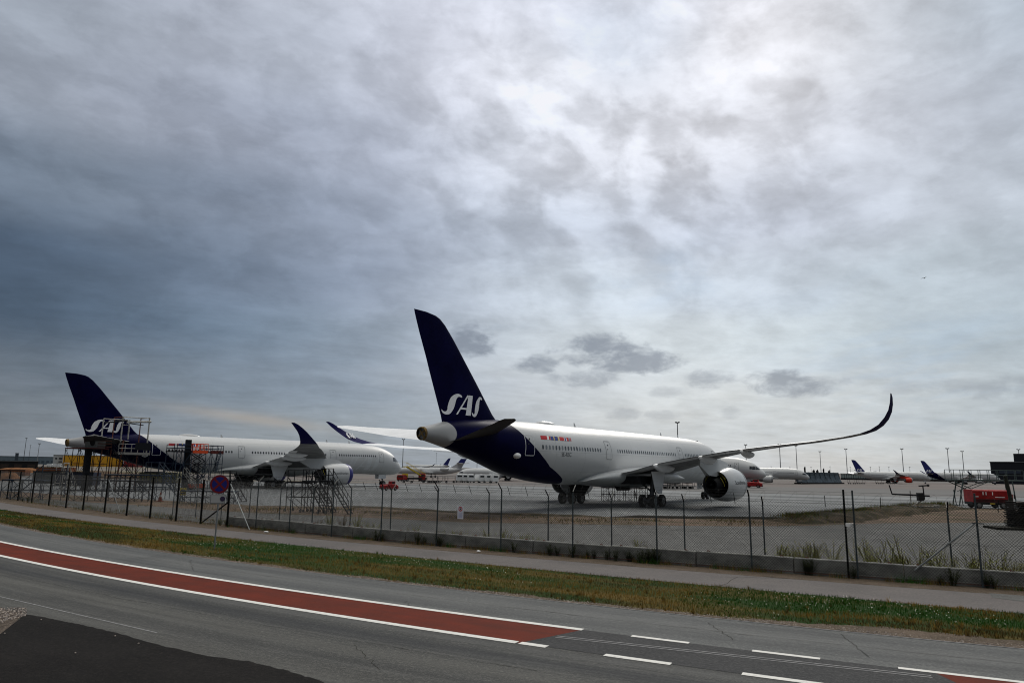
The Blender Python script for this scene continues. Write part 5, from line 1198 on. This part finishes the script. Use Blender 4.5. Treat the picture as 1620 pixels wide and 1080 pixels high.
def container(label, px, py, L_, h, m_, rz=0., w=2.4):
    g = gp(px, py); r = thing('freight_container', label, 'container', g, rz, 'containers on the apron edge'); m = MB(); m.box((0, 0, h/2+.1), (L_, w, h)); m.build('body', m_, r)
    m = MB()
    for i in range(int(L_/.5)): m.box((-L_/2+.25+i*.5, -w/2-.03, h/2+.1), (.18, .06, h*.9))
    m.build('ribs', m_, r); m = MB(); m.box((0, -w/2-.04, .12), (L_+.1, .1, .2)); m.box((0, -w/2-.04, h+.1), (L_+.1, .1, .16)); m.build('rail', mChas, r)
mOliveC = mat('olive_container', (.13, .12, .06), .7, var=.3, vscale=1); mBrownC = mat('brown_container', (.16, .055, .02), .7, var=.3, vscale=1)
container('olive container left of the fuselage dock', 253, 764, 7.5, 2.0, mOliveC, .05); container('brown container behind the leftmost fence posts', 8, 752, 12, 1.5, mBrownC, .03)
container('rusty container in front of the white vans', 88, 749, 12, 2.0, mBrownC, -.05); container('dark blue container under the tail of the left airliner', 122, 768, 6.5, 2.2, mat('navy_container', (.018, .025, .05), .7, var=.3, vscale=1), .0)
container('small dark container behind the scaffold trestles at the far left', 78, 764, 5, 2.1, mat('slate_container', (.05, .055, .055), .7), .1)
def heap(label, px, py, w, d, h, m_, seed):
    g = gp(px, py); mb = MB(); n_, k_ = 18, 7; secs = []
    for j in range(k_+1):
        t = j/k_; secs.append([(g.x+w/2*(1-t)**.7*cos(2*pi*i/n_)*(1+.25*mnoise.noise(Vector((cos(i), sin(i), seed)))), g.y+d/2*(1-t)**.7*sin(2*pi*i/n_), h*sin(pi/2*t)*(1+.3*mnoise.noise(Vector((i*.7, t*2, seed))))-.03) for i in range(n_)])
    mb.loft(secs); tag(mb.build('earth_heap', m_, smooth=70), label, 'earth heap', 'earth heaps beyond the fence')
mEarthO = mat('orange_earth', (.20, .085, .03), .95, var=.4, vscale=.8); mEarthB = mat('brown_earth', (.10, .065, .04), .95, var=.4, vscale=.8)
heap('orange earth heap at the left edge', 12, 760, 6, 4, 1.6, mEarthO, 1); heap('low brown earth heap behind the fence left of the stairs', 30, 747, 22, 9, 1.6, mEarthO, 2); heap('rusty earth heap below the red hall', 150, 751, 24, 8, 1.3, mEarthB, 3); heap('olive earth heap behind the tail dock', 205, 757, 18, 7, 1.4, mEarthB, 4)
# row of dark equipment carts far behind the nearest airliner
def cart(label, loc, rz, group):
    r = thing('baggage_cart', label, 'cart', loc, rz, group); m = MB(); m.box((0, 0, .55), (3.0, 1.5, .12)); m.build('bed', mChas, r); m = MB()
    for x in (-1.4, 1.4):
        for y in (-.7, .7): m.tube((x, y, .5), (x, y, 1.7), .04, 4)
    m.box((0, 0, 1.72), (3.0, 1.5, .07)); m.build('canopy', mScD, r)
    for x in (-1, 1):
        for y in (-.65, .65): wheel(r, (x, y, .25), .25, .15, 8)
    return r
c0 = None; cpos = [1048, 1058, 1068, 1078, 1088, 1098, 645, 676, 684, 692, 700, 712, 1348, 1362, 1392, 1410]
for i, x in enumerate(cpos):
    g = gp(x, 773 if 1000 < x < 1200 else (763.5 if x < 800 else 765.3)); lab = 'dark baggage cart on the far side of the apron'
    if c0 is None: c0 = cart(lab, g, R(5), 'far baggage carts')
    else: dup(c0, g, R(random.uniform(-15, 15)))

# ------------------------------------------------------------------ the two chain-link fences
mPost = mat('galvanised_post', (.060, .075, .080), .6, .2, var=.45, vscale=5); mPostD = mat('dark_post', (.006, .007, .007), .8, spec=.05); mWire = mat('fence_wire', (.020, .021, .021), .6, .1); mWireD = mat('dark_wire', (.05, .05, .05), .6, .3)
FH = 2.98
def solve_x(c, px, off):
    "parameter x on an offset curve seen in the column of px at ground level"
    lo, hi = -90., 60.
    def f(x):
        p = c.p(x, off); q = Vector((p.x, p.y, 0))-Vector((0, 0, H)); return 810+F*q.dot(R2)/q.dot(fwv)
    for _ in range(50):
        mdl = (lo+hi)/2
        if f(mdl) < px: lo = mdl
        else: hi = mdl
    return (lo+hi)/2
def fence(label, off, pxs, h, arms, mesh_to, dark_left=None, pitch=.08, wr=.0046, lower_rail=True, arm_both=False):
    xs = sorted(solve_x(cFence, p, off) for p in pxs)
    d0 = min(xs[-1]-xs[-2], 4.5); xs += [xs[-1]+d0, xs[-1]+2*d0]; d1 = xs[1]-xs[0]; xs = [xs[0]-3*d1, xs[0]-2*d1, xs[0]-d1]+xs
    base = cFence.p(xs[-1], off); r = thing('chain_link_fence', label, 'fence', (0, 0, 0), 0)
    P = [cFence.p(x, off) for x in xs]
    for i, (x, p) in enumerate(zip(xs, P)):
        t = (cFence.p(x+.1, off)-cFence.p(x-.1, off)).normalized(); n = Vector((-t.y, t.x, 0)); t3 = Vector((t.x, t.y, 0)); q = Vector((p.x, p.y, 0)); dk = dark_left is not None and x < dark_left; up_ = Vector((0, 0, 1))
        hh = h+(.42 if (not arm_both and x > solve_x(cFence, 1300, off)) else 0)
        m = MB(); jx = t3*random.gauss(0, .012)+n*random.gauss(0, .010); m.tube(q-up_*.1, q+up_*hh+jx, .036 if not dk else .075, 8); po = m.build('post', mPostD if dk else mPost, r, smooth=40)
        if not dk and hh == h:
            m = MB(); m.tube(q+up_*h, q+up_*(h+.34)-n*.34, .030, 6); m.build('arm', mPostD, po)
            if arm_both or i % 2: m = MB(); m.tube(q+up_*h, q+up_*(h+.34)+n*.34, .018, 5); m.build('arm', mScW, po)
    # chain link: real crossing wires, one panel per bay
    for i in range(len(xs)-1):
        a, c = P[i], P[i+1]
        if c.x < -56 or a.x > 26: continue
        L_ = (c-a).length; t = (c-a)/L_; m = MB(); dist = ((a+c)/2).length
        hm = h-.06; z0 = .08; k = int((L_+hm)/(pitch*1.414))+1; st = pitch*1.414
        wr_ = wr
        for sgn in (1, -1):
            for j in range(-int(hm/st)-1, k+1):
                u0 = j*st; u1 = u0+(hm-z0); # wire rises one to one
                ua, ub = max(0, u0), min(L_, u1)
                if ub <= ua: continue
                za, zb = z0+(ua-u0), z0+(ub-u0)
                if sgn < 0: ua, ub = L_-ua, L_-ub
                pa_ = Vector((a.x+t.x*ua, a.y+t.y*ua, za)); pb_ = Vector((a.x+t.x*ub, a.y+t.y*ub, zb)); m.tube(pa_, pb_, wr_, 3, cap=False)
        m.build('chain_link_mesh', mWire, r)
    # straining wires
    for z in ([.10, h*.5, h-.05]):
        m = MB()
        for a, c in zip(P, P[1:]): m.tube((a.x, a.y, z), (c.x, c.y, z), .010 if z < .2 and lower_rail else .004, 4, cap=False)
        m.build('line_wire', mScR if z < .2 else mWireD, r)
    for s, ns in ((-1, 3), (1, 3)) if arm_both else ((-1, 3),):
        for j in range(ns):
            f = (j+1)/ns; m = MB(); o_ = off+s*.34*f
            pts = [Vector((*cFence.p(x, o_), h+.34*f)) for x in xs]
            m.path(pts, .0045, 4); m.build('barbed_wire', mWireD, r)
    return r, xs, P
PX_F = [1555, 1358, 1190, 1040, 906, 792, 690, 602, 524, 457, 404, 359, 317, 278, 237, 200, 165, 131, 104, 77, 50, 28, 11]
PX_R = [1508, 1211, 1084, 968, 867, 773, 690.5, 617, 553, 493, 441, 393]
xdark = solve_x(cFence, 365, 0)
fA, xsA, PA = fence('front chain-link fence with bent post arms along the footpath', 0.0, PX_F, FH, True, None, dark_left=xdark)
# extra dark post pair and long diagonal braces of the front fence
def brace(par, p, q_, rad=.03, m_=mPost, name='brace'):
    m = MB(); m.tube(p, q_, rad, 7); return m.build(name, m_, par)
p = cFence.p(solve_x(cFence, 1549, 0)); tt = (cFence.p(p.x+.1)-cFence.p(p.x-.1)).normalized()
b0 = gp(1425, 918); zb_ = zat(p, 1549, 828); brace(fA, (p.x, p.y-.08, zb_), (b0.x, b0.y-.08, .02), .036, mat('zinc_brace', (.30, .32, .32), .5, .1)); brace(fA, (p.x-.1, p.y-.1, zb_+.02), (p.x+.35, p.y-.1, zb_), .02)
p = cFence.p(solve_x(cFence, 1346, 0)); brace(fA, (p.x-.02, p.y+.12, 0), (p.x-.02, p.y+.12, 3.42), .04, mPostD, 'gate_post'); m = MB(); m.box((p.x+.1, p.y, 2.05), (.3, .1, .12)); m.build('latch', mWhP, fA)
for px0, px1 in ((165, 187), (359, 392)):
    p = cFence.p(solve_x(cFence, px0, 0)); q_ = gp(px1, 838 if px1 > 300 else 812); brace(fA, (p.x, p.y, FH-.2), (q_.x, q_.y+.3, 0), .028, mat('zinc_brace', (.30, .32, .32), .5, .1))
q_ = gp(318, 827); p = cFence.p(solve_x(cFence, 359, 0)); brace(fA, (p.x, p.y, 1.6), (q_.x, q_.y, 0), .05, mPostD)
fB, xsB, PB = fence('rear chain-link fence with double post arms behind the concrete blocks', 3.1, PX_R, 2.62, True, None, arm_both=True, pitch=.08)
# spreaders and razor coil along the rear fence top
rz_ = MB(); spr = []
for xa_, xb_ in zip(xsB, xsB[1:]):
    for f in (.36, .66):
        x = xa_+(xb_-xa_)*f; p = cFence.p(x, 3.1); t = (cFence.p(x+.1, 3.1)-cFence.p(x-.1, 3.1)).normalized(); n = Vector((-t.y, t.x, 0))
        m = MB(); c_ = Vector((p.x, p.y, 2.86))-n*.12; m.tube(c_-Vector((0, 0, .26))+n*.12, c_+Vector((0, 0, .22))-n*.16, .016, 5); m.build('spreader', mPostD, fB)
pts = []
x = xsB[0]; L0 = xsB[0]; L1 = xsB[-1]; n = int((L1-L0)/.03)
for i in range(n):
    x = L0+(L1-L0)*i/n; p = cFence.p(x, 3.1); a = 2*pi*(x-L0)/.62; t = Vector((1, cFence.y(x+.1)/.2-cFence.y(x-.1)/.2, 0)).normalized(); nn = Vector((-t.y, t.x, 0))
    pts.append(Vector((p.x, p.y, 2.95))+nn*(.30*cos(a))+Vector((0, 0, .27*sin(a)))+t*.12*sin(a))
rz_.path(pts, .0035, 3); rz_.build('razor_wire_coil', mWireD, fB)
# pale plates between post pairs
for px, o_ in ((401, 0.0), (451, 0.0)):
    x = solve_x(cFence, px, 0); p = cFence.p(x, .03); r = thing('fence_plate', 'short white plate high on the fence, %s of two' % ('left' if px < 420 else 'right'), 'sign', (p.x, p.y, 0), ROADDIR+pi, 'short white plates on the fence'); m = MB(); m.box((0, 0, 2.83), (.42, .03, .14)); m.build('plate', mWhP, r); m = MB(); m.tube((-.18, 0.03, 2.83), (-.18, .08, 2.83), .02); m.tube((.18, .03, 2.83), (.18, .08, 2.83), .02); m.build('clip', mScD, r)
# prohibition sign on the front fence
x = solve_x(cFence, 728, 0); p = cFence.p(x, -.06); an = atan2(cFence.y(x+.1)-cFence.y(x-.1), .2); r = thing('prohibition_sign', 'white notice with a red ring fixed to the front fence', 'sign', (p.x, p.y, 0), an); zc = zat(p, 728, 810)
m = MB(); m.box((0, 0, zc), (.36, .012, .66)); bd = m.build('board', mat('sign_white', (.60, .60, .66), .5), r); m = MB(); n = 24
m.add([(.12*cos(2*pi*i/n), -.010, zc+.17+.12*sin(2*pi*i/n)) for i in range(n)]+[(.075*cos(2*pi*i/n), -.010, zc+.17+.075*sin(2*pi*i/n)) for i in range(n)], [(i, (i+1) % n, n+(i+1) % n, n+i) for i in range(n)]); m.build('red_ring', mRedP, bd)
m = MB(); m.add([(.035*cos(2*pi*i/n), -.010, zc+.17+.05*sin(2*pi*i/n)) for i in range(n)], [tuple(range(n))]); m.build('pictogram', mChas, bd)
for j in range(5):
    m = MB(); m.box((0, -.009, zc-.02-.055*j), (.24-.03*(j % 2), .004, .014)); m.build('text_line', mat('sign_blue_text', (.16, .18, .40), .5), bd)
# concrete barrier blocks
mConc = mat('weathered_concrete', (.20, .20, .185), .9, var=.45, vscale=1.3, bump=.3, bscale=14, stretch=(1, 1, 2.2)); random.seed(11)
x = solve_x(cFence, 366, .55); k = 0; blocks = []
while x < 30:
    p = cFence.p(x, .42); tt = (cFence.p(x+.1, .42)-cFence.p(x-.1, .42)).normalized(); blocks.append((p, tt)); x += 4.0*tt.x
nb = len(blocks)
for i, (p, tt) in enumerate(blocks):
    mb = MB(); Lb = 3.93; hb = .62+random.uniform(-.015, .015); w0, w1 = .22, .13; an = atan2(tt.y, tt.x)+random.uniform(-.006, .006)
    sec = lambda x_, e: [(x_, -w0, 0), (x_, -w0, .12), (x_, -w0+.015, .14), (x_, -w1-.01, hb-.03+e), (x_, -w1+.02, hb+e), (x_, w1-.02, hb+e), (x_, w1, hb-.03), (x_, w0, .12), (x_, w0, 0)]
    mb.loft([sec(0, -.015), sec(.03, 0), sec(Lb-.03, 0), sec(Lb, -.015)])
    root = thing('concrete_barrier', 'concrete barrier block under the front fence, %s from the right end' % ORD(nb-i), 'barrier', (p.x, p.y, 0), an, 'concrete barrier blocks in line'); mb.build('block', mConc, root)
    for q_ in (.45, 3.45): m = MB(); m.tube((q_, -.02, hb), (q_, .02, hb+.05), .02, 5); m.tube((q_, .02, hb+.05), (q_+.1, .02, hb), .02, 5); m.build('lifting_eye', mScR, root)
# no stopping sign
g = gp(339, 868); r = thing('no_stopping_sign', 'round blue no-stopping sign with red cross, white plate below, on a verge post', 'sign', g, R(8)); rt_ = r
m = MB(); m.tube((0, 0, 0), (0, 0, 3.45), .038, 8); m.build('post', mat('zinc_post', (.22, .23, .24), .5, .5), r, smooth=40)
zc = zat(g, 346, 765.5); rr_ = .45
def disc(r0, r1, y, m_, name, par, cx=0, cz=0, n=40):
    m = MB()
    if r0 > 0: m.add([(cx+r1*cos(2*pi*i/n), y, cz+r1*sin(2*pi*i/n)) for i in range(n)]+[(cx+r0*cos(2*pi*i/n), y, cz+r0*sin(2*pi*i/n)) for i in range(n)], [(i, (i+1) % n, n+(i+1) % n, n+i) for i in range(n)])
    else: m.tube((cx, y, cz), (cx, y+.012, cz), r1, n)
    return m.build(name, m_, par)
mSB = mat('sign_blue', (.010, .014, .15), .6); mSR = mat('sign_red', (.15, .008, .012), .6); mSW = mat('plate_white', (.36, .36, .36), .6)
dsc = disc(0, rr_, -.055, mSB, 'disc', r, 0, zc); disc(rr_*.78, rr_*.985, -.058, mSR, 'red_ring', dsc, 0, zc)
m = MB()
for s in (1, -1):
    a = pi/4*s; c_, s_ = cos(a), sin(a); l, w = rr_*.80, rr_*.11; y_ = -.0585 if s > 0 else -.0600
    m.add([(c_*u-s_*v, y_, zc+s_*u+c_*v) for u, v in ((-l, -w), (l, -w), (l, w), (-l, w))], [(0, 1, 2, 3)])
m.build('red_cross', mSR, dsc)
zp = zat(g, 343, 788.5); m = MB(); m.box((-.02, -.05, zp), (.74, .015, .44)); pl_ = m.build('plate', mSW, r)
m = MB()
for (cx_, cz_, w_, h_) in ((-.02, zp+.205, .70, .012), (-.02, zp-.205, .70, .012), (-.355, zp, .012, .40), (.315, zp, .012, .40)): m.box((cx_, -.060, cz_), (w_, .004, h_))
m.build('plate_border', mText, pl_); disc(0, .12, -.072, mat('plate_symbol', (.035, .025, .06), .5), 'plate_symbol', pl_, .20, zp)
for z in (zc+.2, zc-.2, zp+.1): m = MB(); m.box((0, -.02, z), (.12, .06, .05)); m.build('clamp', mScD, r)
# litter
for i, (px, py, lab) in enumerate(((421, 842, 'crumpled white litter at the foot of the fence'), (757, 873, 'scrap of white paper beside the footpath'))):
    g = gp(px, py); mb = MB(); mb.ell((0, 0, .05), (.16-.06*i, .09, .05), 7, 4); tag(mb.build('litter', mWhP, loc=(g.x, g.y, .0)), lab, 'litter')
# bird
d = rayv(1462, 440).normalized()*120; r = thing('gull', 'small dark bird gliding in the sky on the right', 'bird', (d.x, d.y, H+d.z), R(20)); m = MB()
m.loft([[(x, w_*cos(a), w_*sin(a)) for a in [2*pi*i/8 for i in range(8)]] for x, w_ in ((-.2, .01), (-.1, .045), (.05, .06), (.16, .04), (.22, .01))])
for s in (1, -1): m.loft([[(.06, .03*s, .02), (-.06, .03*s, .02), (-.06, .03*s, .0), (.06, .03*s, .0)], [(.09, .24*s, .11), (-.03, .24*s, .11), (-.03, .24*s, .10), (.09, .24*s, .10)], [(-.02, .52*s, .03), (-.06, .52*s, .03), (-.06, .52*s, .028), (-.02, .52*s, .028)]])
m.add([(-.2, .01, 0), (-.32, .06, 0), (-.32, -.06, 0), (-.2, -.01, 0)], [(0, 1, 2, 3)]); m.build('body', mChas, r, smooth=50)

# ------------------------------------------------------------------ grass, weeds, stones
random.seed(21)
def veg_mat(name, c1, c2, scale=.5):
    m = bpy.data.materials.new(name); m.use_nodes = True; nt = m.node_tree; q = NB(nt); bs = nt.nodes['Principled BSDF']; bs.inputs['Roughness'].default_value = .8; bs.inputs['Specular IOR Level'].default_value = .15
    t = q.n('ShaderNodeTexCoord').outputs['Object']; q.put(bs.inputs['Base Color'], q.mix(q.mr(q.noise(t, scale, 4, .7), .35, .65), (*c1, 1), (*c2, 1))); MATS[name] = m; return m
gGreen = [veg_mat('grass_green', (.014, .075, .006), (.035, .105, .010), 9), veg_mat('grass_dull', (.070, .085, .010), (.14, .115, .015), 9), veg_mat('grass_dry', (.34, .215, .050), (.21, .125, .026), 9), veg_mat('grass_brown', (.060, .042, .012), (.12, .078, .022), 9)]
def gmask(x, y):
    ca, sa = cos(-ROADDIR), sin(-ROADDIR); u = (x*ca-y*sa)*.085; v = (x*sa+y*ca)*.42
    return 1.25*mnoise.fractal(Vector((u, v, 2.5)), .9, 2.0, 3)
def blade(mb, x, y, z, h, w, mi, lean=.5):
    a = random.uniform(0, 2*pi); b2 = random.uniform(0, 2*pi); l = h*random.uniform(0, lean); cx, cy = cos(a)*w/2, sin(a)*w/2
    mb.v += [(x-cx, y-cy, z), (x+cx, y+cy, z), (x+cos(b2)*l, y+sin(b2)*l, z+h)]; n = len(mb.v); mb.f.append((n-3, n-2, n-1)); mb.mi.append(mi)
mb = MB(); fl = MB()
def frac_near(f):  # preference bands across the verge, 0 at road, 1 at path
    return f
NB_ = 105000
for i in range(NB_):
    # denser near the camera
    x = -62+92*(random.random()**.62); f = random.random(); a = cEdge.y(x)-.0; c = cPathN.y(x)+.1
    lo_, hi_ = a+.25+.7*sstep(5, 11, x)*(1+.5*mnoise.noise(Vector((x*.4, 3, 3))))+.28*mnoise.noise(Vector((x*.9, 8, 0))), c+.05*mnoise.noise(Vector((x*3, 1, 0)))
    y = lo_+(hi_-lo_)*f; g = gmask(x, y)+(.25 if f > .45 and x > -6 else -.16 if f < .38 else 0)-.14*sstep(-9, -16, x)*(1 if f > .3 else 0)
    r_ = random.random()*.22-.11; q = g+r_
    mi = 0 if q > .13 else 1 if q > -.06 else 2 if q > -.30 else 3
    if f < .14 and random.random() < .6: mi = 3
    h = random.uniform(.04, .10)*(1.5 if mi == 2 and f < .5 else 1)*(1+.7*max(0, mnoise.noise(Vector((x*.6, y*.9, 5)))))
    blade(mb, x, y, 0.0, h, .012+.010*(abs(x+5)/30), mi)
    if mi == 0 and random.random() < .022:
        s = random.uniform(.006, .011); fl.v += [(x-s, y-s, h+.015), (x+s, y-s, h+.015), (x+s, y+s, h+.03), (x-s, y+s, h+.03)]; k = len(fl.v); fl.f.append((k-4, k-3, k-2, k-1)); fl.mi.append(0)
for i in range(900):
    x = -40+66*(random.random()**.7); f = random.random()**1.8 if random.random() < .7 else random.random(); a = cEdge.y(x)+.25+.7*sstep(5, 11, x); c = cPathN.y(x)+.05; y = a+(c-a)*f
    if mnoise.noise(Vector((x*.35, y*.7, 11))) < -.05: continue
    g = gmask(x, y)+(.25 if f > .45 and x > -6 else -.16); mi0 = 0 if g > .15 else 2 if random.random() < .6 else 3; hh = random.uniform(.09, .24); rr0 = random.uniform(.03, .10)
    for j in range(random.randint(14, 34)):
        a_ = random.uniform(0, 2*pi); r0 = rr0*random.random(); blade(mb, x+r0*cos(a_), y+r0*sin(a_), 0, hh*random.uniform(.5, 1), .012, mi0 if random.random() < .75 else random.choice((1, 2, 3)), .8)
tag(mb.build('verge_grass', gGreen), 'mixed green and dried grass of the verge between road and footpath', 'grass', kind='stuff')
tag(fl.build('clover_flowers', mat('clover_white', (.62, .62, .50), .7)), 'tiny white clover flowers in the green parts of the verge', 'flowers', kind='stuff')
# straggly growth along fence foot, and dry grass behind the blocks
mb = MB()
for i in range(26000):
    x = -58+88*(random.random()**.65); near = random.random() < .5
    off = (random.gauss(-.02, .14) if near else random.uniform(.8, 3.6)) if x > xdark else random.uniform(-.3, 2.5)
    dn = mnoise.noise(Vector((x*.55, off*.6, 2)))+.5*mnoise.noise(Vector((x*2.1, off, 9)))
    if dn < (-.02 if near else -.25): continue
    p = cFence.p(x, off); h = random.uniform(.06, .28)*(1.0+1.2*max(0, dn)); mi = 0 if dn > .25 and near else (3 if random.random() < .45 else (1 if random.random() < .6 else 2))
    blade(mb, p.x, p.y, 0, h, .014, mi, .6)
tag(mb.build('fence_grass', gGreen), 'straggly grass along the foot of the fences', 'grass', kind='stuff')
# olive tufts on the bank
mb = MB(); bk = [gp(*q) for q in [(1240, 826), (1300, 822), (1345, 817), (1400, 811), (1450, 805), (1500, 803)]]
for i in range(5200):
    k = random.random()*(len(bk)-1); j = int(k); p = bk[j].lerp(bk[min(j+1, len(bk)-1)], k-j); o_ = random.gauss(0, 1.4); y = p.y+o_; hz = max(0, .55*(1-(o_/2.8)**2))
    blade(mb, p.x+random.uniform(-.6, .6), y, hz-.05, random.uniform(.12, .5), .05, random.choice((0, 1, 1, 3, 3)), .6)
bk = [gp(*q) for q in [(240, 796), (400, 806), (560, 807), (740, 818), (960, 824), (1240, 826)]]
for i in range(5200):
    k = random.random()*(len(bk)-1); j = int(k); p = bk[j].lerp(bk[min(j+1, len(bk)-1)], k-j); o_ = random.gauss(0, 2.0)
    if mnoise.noise(Vector((p.x*.25, o_*.4, 4))) < .02: continue
    blade(mb, p.x+random.uniform(-1, 1), p.y+o_, 0, random.uniform(.08, .28), .05, random.choice((1, 1, 3, 3, 2)), .7)
tag(mb.build('bank_grass', gGreen), 'dark rough grass on the bank and strip at the apron edge', 'grass', kind='stuff')
# upright weeds with yellow-green heads, one object each
mWeedS = veg_mat('weed_stem', (.06, .055, .018), (.09, .06, .025), 6); mWeedL = veg_mat('weed_leaf', (.20, .205, .035), (.10, .11, .022), 8); mWeedR = veg_mat('weed_seed', (.10, .06, .035), (.07, .05, .025), 6); mWeedD = veg_mat('weed_dark', (.022, .030, .010), (.04, .045, .015), 6)
def weed(seed, h, n_st, leafy, mats):
    random.seed(seed); st = MB(); lf = MB()
    for i in range(n_st):
        a = random.uniform(0, 2*pi); sp_ = random.uniform(.05, .38)*h; hh = h*random.uniform(.6, 1.0); bx_, by_ = cos(a)*.04, sin(a)*.04
        pts = [Vector((bx_, by_, 0)), Vector((bx_+cos(a)*sp_*.35, by_+sin(a)*sp_*.35, hh*.5)), Vector((bx_+cos(a)*sp_, by_+sin(a)*sp_, hh))]; st.path(pts, .0045, 3)
        for j in range(leafy):
            t = random.uniform(.18, 1.0)**.8; p = pts[0].lerp(pts[1], min(1, t*2)) if t < .5 else pts[1].lerp(pts[2], (t-.5)*2)
            b2 = random.uniform(0, 2*pi); ln = random.uniform(.03, .10)*(1.3-t*.6); q = p+Vector((cos(b2)*ln, sin(b2)*ln, ln*random.uniform(.2, 1.2))); w_ = Vector((-sin(b2), cos(b2), 0))*ln*.12
            lf.v += [tuple(p), tuple((p+q)/2+w_), tuple(q), tuple((p+q)/2-w_)]; k = len(lf.v); lf.f.append((k-4, k-3, k-2, k-1)); lf.mi.append(0)
    return st, lf
protos = []
for (seed, h, n_, lf_, mt) in ((1, .95, 11, 22, (mWeedS, mWeedL)), (2, 1.15, 8, 24, (mWeedS, mWeedL)), (3, .75, 7, 14, (mWeedS, mWeedR)), (4, .5, 14, 16, (mWeedD, mWeedD)), (5, 1.0, 6, 18, (mWeedS, mWeedR)), (6, .8, 14, 20, (mWeedS, mWeedL))):
    protos.append((seed, h, n_, lf_, mt))
made = {}
def put_weed(kind, x, off, sc, label, group):
    p = cFence.p(x, off)
    if kind not in made:
        seed, h, n_, lf_, mt = protos[kind]; r = thing('weed_plant', label, 'weed', (p.x, p.y, 0), 0, group); st, lf = weed(seed, h, n_, lf_, mt); st.build('stem', mt[0], r); lf.build('leaves', mt[1], r); made[kind] = r
    else: r = dup(made[kind], (p.x, p.y, 0), random.uniform(0, 6.28), label); r['group'] = group
    sc *= random.uniform(.95, 1.4) if kind in (0, 1, 5) else 1.05
    r.scale = (sc*1.1, sc*1.1, sc); r.rotation_euler[2] = random.uniform(0, 6.28)
random.seed(5)
LW = 'leafy yellow-green weed behind the concrete blocks, seen through the fence'; LR = 'thin reddish seeding weed behind the concrete blocks'; LD = 'dark low weed in front of the concrete blocks'
for px in (1232, 1236, 1242, 1268, 1282, 1292, 1303, 1318, 1372, 1380, 1388, 1396, 1404, 1438, 1447, 1456, 1466, 1474, 1484, 1500, 1530, 1538, 1548, 1562, 1580, 1596, 1612): put_weed(random.choice((0, 1, 5)), solve_x(cFence, px, 1.4)+random.uniform(-.15, .15), random.uniform(.95, 2.2), random.uniform(.85, 1.25), LW, 'yellow-green weeds')
for px in (560, 568, 576, 583, 590, 700, 708, 716, 726, 738, 752, 764, 800, 812, 826, 834, 842, 1010, 1022): put_weed(random.choice((0, 5, 2)), solve_x(cFence, px, 1.6)+random.uniform(-.2, .2), random.uniform(1.0, 2.6), random.uniform(.6, 1.05), LW, 'yellow-green weeds')
for i in range(64):
    px = 1218+410*random.random()
    if mnoise.noise(Vector((px*.021, 4, 4))) < -.28: continue
    put_weed(random.choice((0, 0, 1, 5, 5, 2, 4)), solve_x(cFence, px, 1.5), random.uniform(.9, 2.9), random.uniform(.55, 1.05), LW, 'yellow-green weeds')
for i in range(26): put_weed(random.choice((0, 5, 2, 4)), solve_x(cFence, random.uniform(560, 860), 1.5), random.uniform(.9, 2.9), random.uniform(.45, .85), LW, 'yellow-green weeds')
for i in range(34): put_weed(random.choice((2, 4)), solve_x(cFence, random.uniform(640, 1260), 1.6), random.uniform(.9, 2.8), random.uniform(.45, .8), LR, 'reddish weeds')
for px in (36, 44, 270, 345, 352, 598, 606, 660, 668, 688, 694, 812, 872, 880, 905, 930, 936, 960, 975, 990, 1000, 1012, 1022, 1032, 1040, 1272, 1280, 1352, 1490, 1505, 1560, 1570): put_weed(3, solve_x(cFence, px, 0)+random.uniform(-.1, .1), random.uniform(-.05, .18), random.uniform(.7, 1.35), LD, 'dark low weeds')
# reddish bush behind the blocks
p = cFence.p(solve_x(cFence, 510, 1.5), 1.3)
for j, (dx_, h) in enumerate(((0, 1.3), (.9, 1.15), (1.9, 1.35), (-.8, .8))):
    random.seed(40+j); q = cFence.p(p.x+dx_, 1.3); r = thing('bush', 'reddish-green bush behind the blocks, left of the middle, %s of its clump' % ('leftmost' if dx_ < 0 else ORD(j+2)), 'bush', (q.x, q.y, 0), 0, 'reddish bushes'); st, lf = weed(50+j, h, 26, 40, None); st.build('stem', mWeedS, r); lf.build('leaves', mWeedR if j % 2 else mWeedL, r)
# pebbles on the soil fringe and the gravel corner
mb = MB(); random.seed(9)
def pebble(x, y, s, z=.01):
    n = 5; k = len(mb.v)
    for i in range(n): a = 2*pi*i/n+random.random()*.5; mb.v.append((x+s*cos(a)*random.uniform(.7, 1.2), y+s*sin(a), z))
    mb.v.append((x, y, z+s*.8)); [mb.f.append((k+i, k+(i+1) % n, k+n)) for i in range(n)]; mb.mi += [random.randint(0, 2)]*n
for i in range(9000):
    x = -35+60*random.random()**.6; o_ = abs(random.gauss(.16, .16))-.03
    if mnoise.noise(Vector((x*.8, 3, 3))) < -.1 and random.random() < .7: continue
    p = cEdge.p(x, o_); pebble(p.x, p.y, random.uniform(.006, .022), .012)
g0 = gp(-20, 978)
for i in range(2500):
    p = gp(random.uniform(-60, 42), random.uniform(962, 1003)); 
    if p.x < gp(40, 972).x+.15: pebble(p.x, p.y, random.uniform(.008, .03), .026)
tag(mb.build('pebbles', [mat('pebble_pale', (.34, .29, .25), .9), mat('pebble_grey', (.17, .15, .14), .9), mat('pebble_dark', (.07, .055, .05), .9)]), 'loose pebbles along the road edge and in the gravel corner', 'gravel', kind='stuff')
# small stones lying on the dark patch
for i, (px, py) in enumerate(((65, 982), (219, 1020), (182, 1008), (119, 1035), (7, 1004))):
    g = gp(px, py); m = MB(); m.ell((0, 0, .02), (.022, .018, .016), 6, 4); tag(m.build('stone', mat('pebble_pale', (.34, .29, .25), .9), loc=(g.x, g.y, .02)), 'tiny pale stone lying on the dark asphalt patch', 'stone', 'stones on the dark patch')
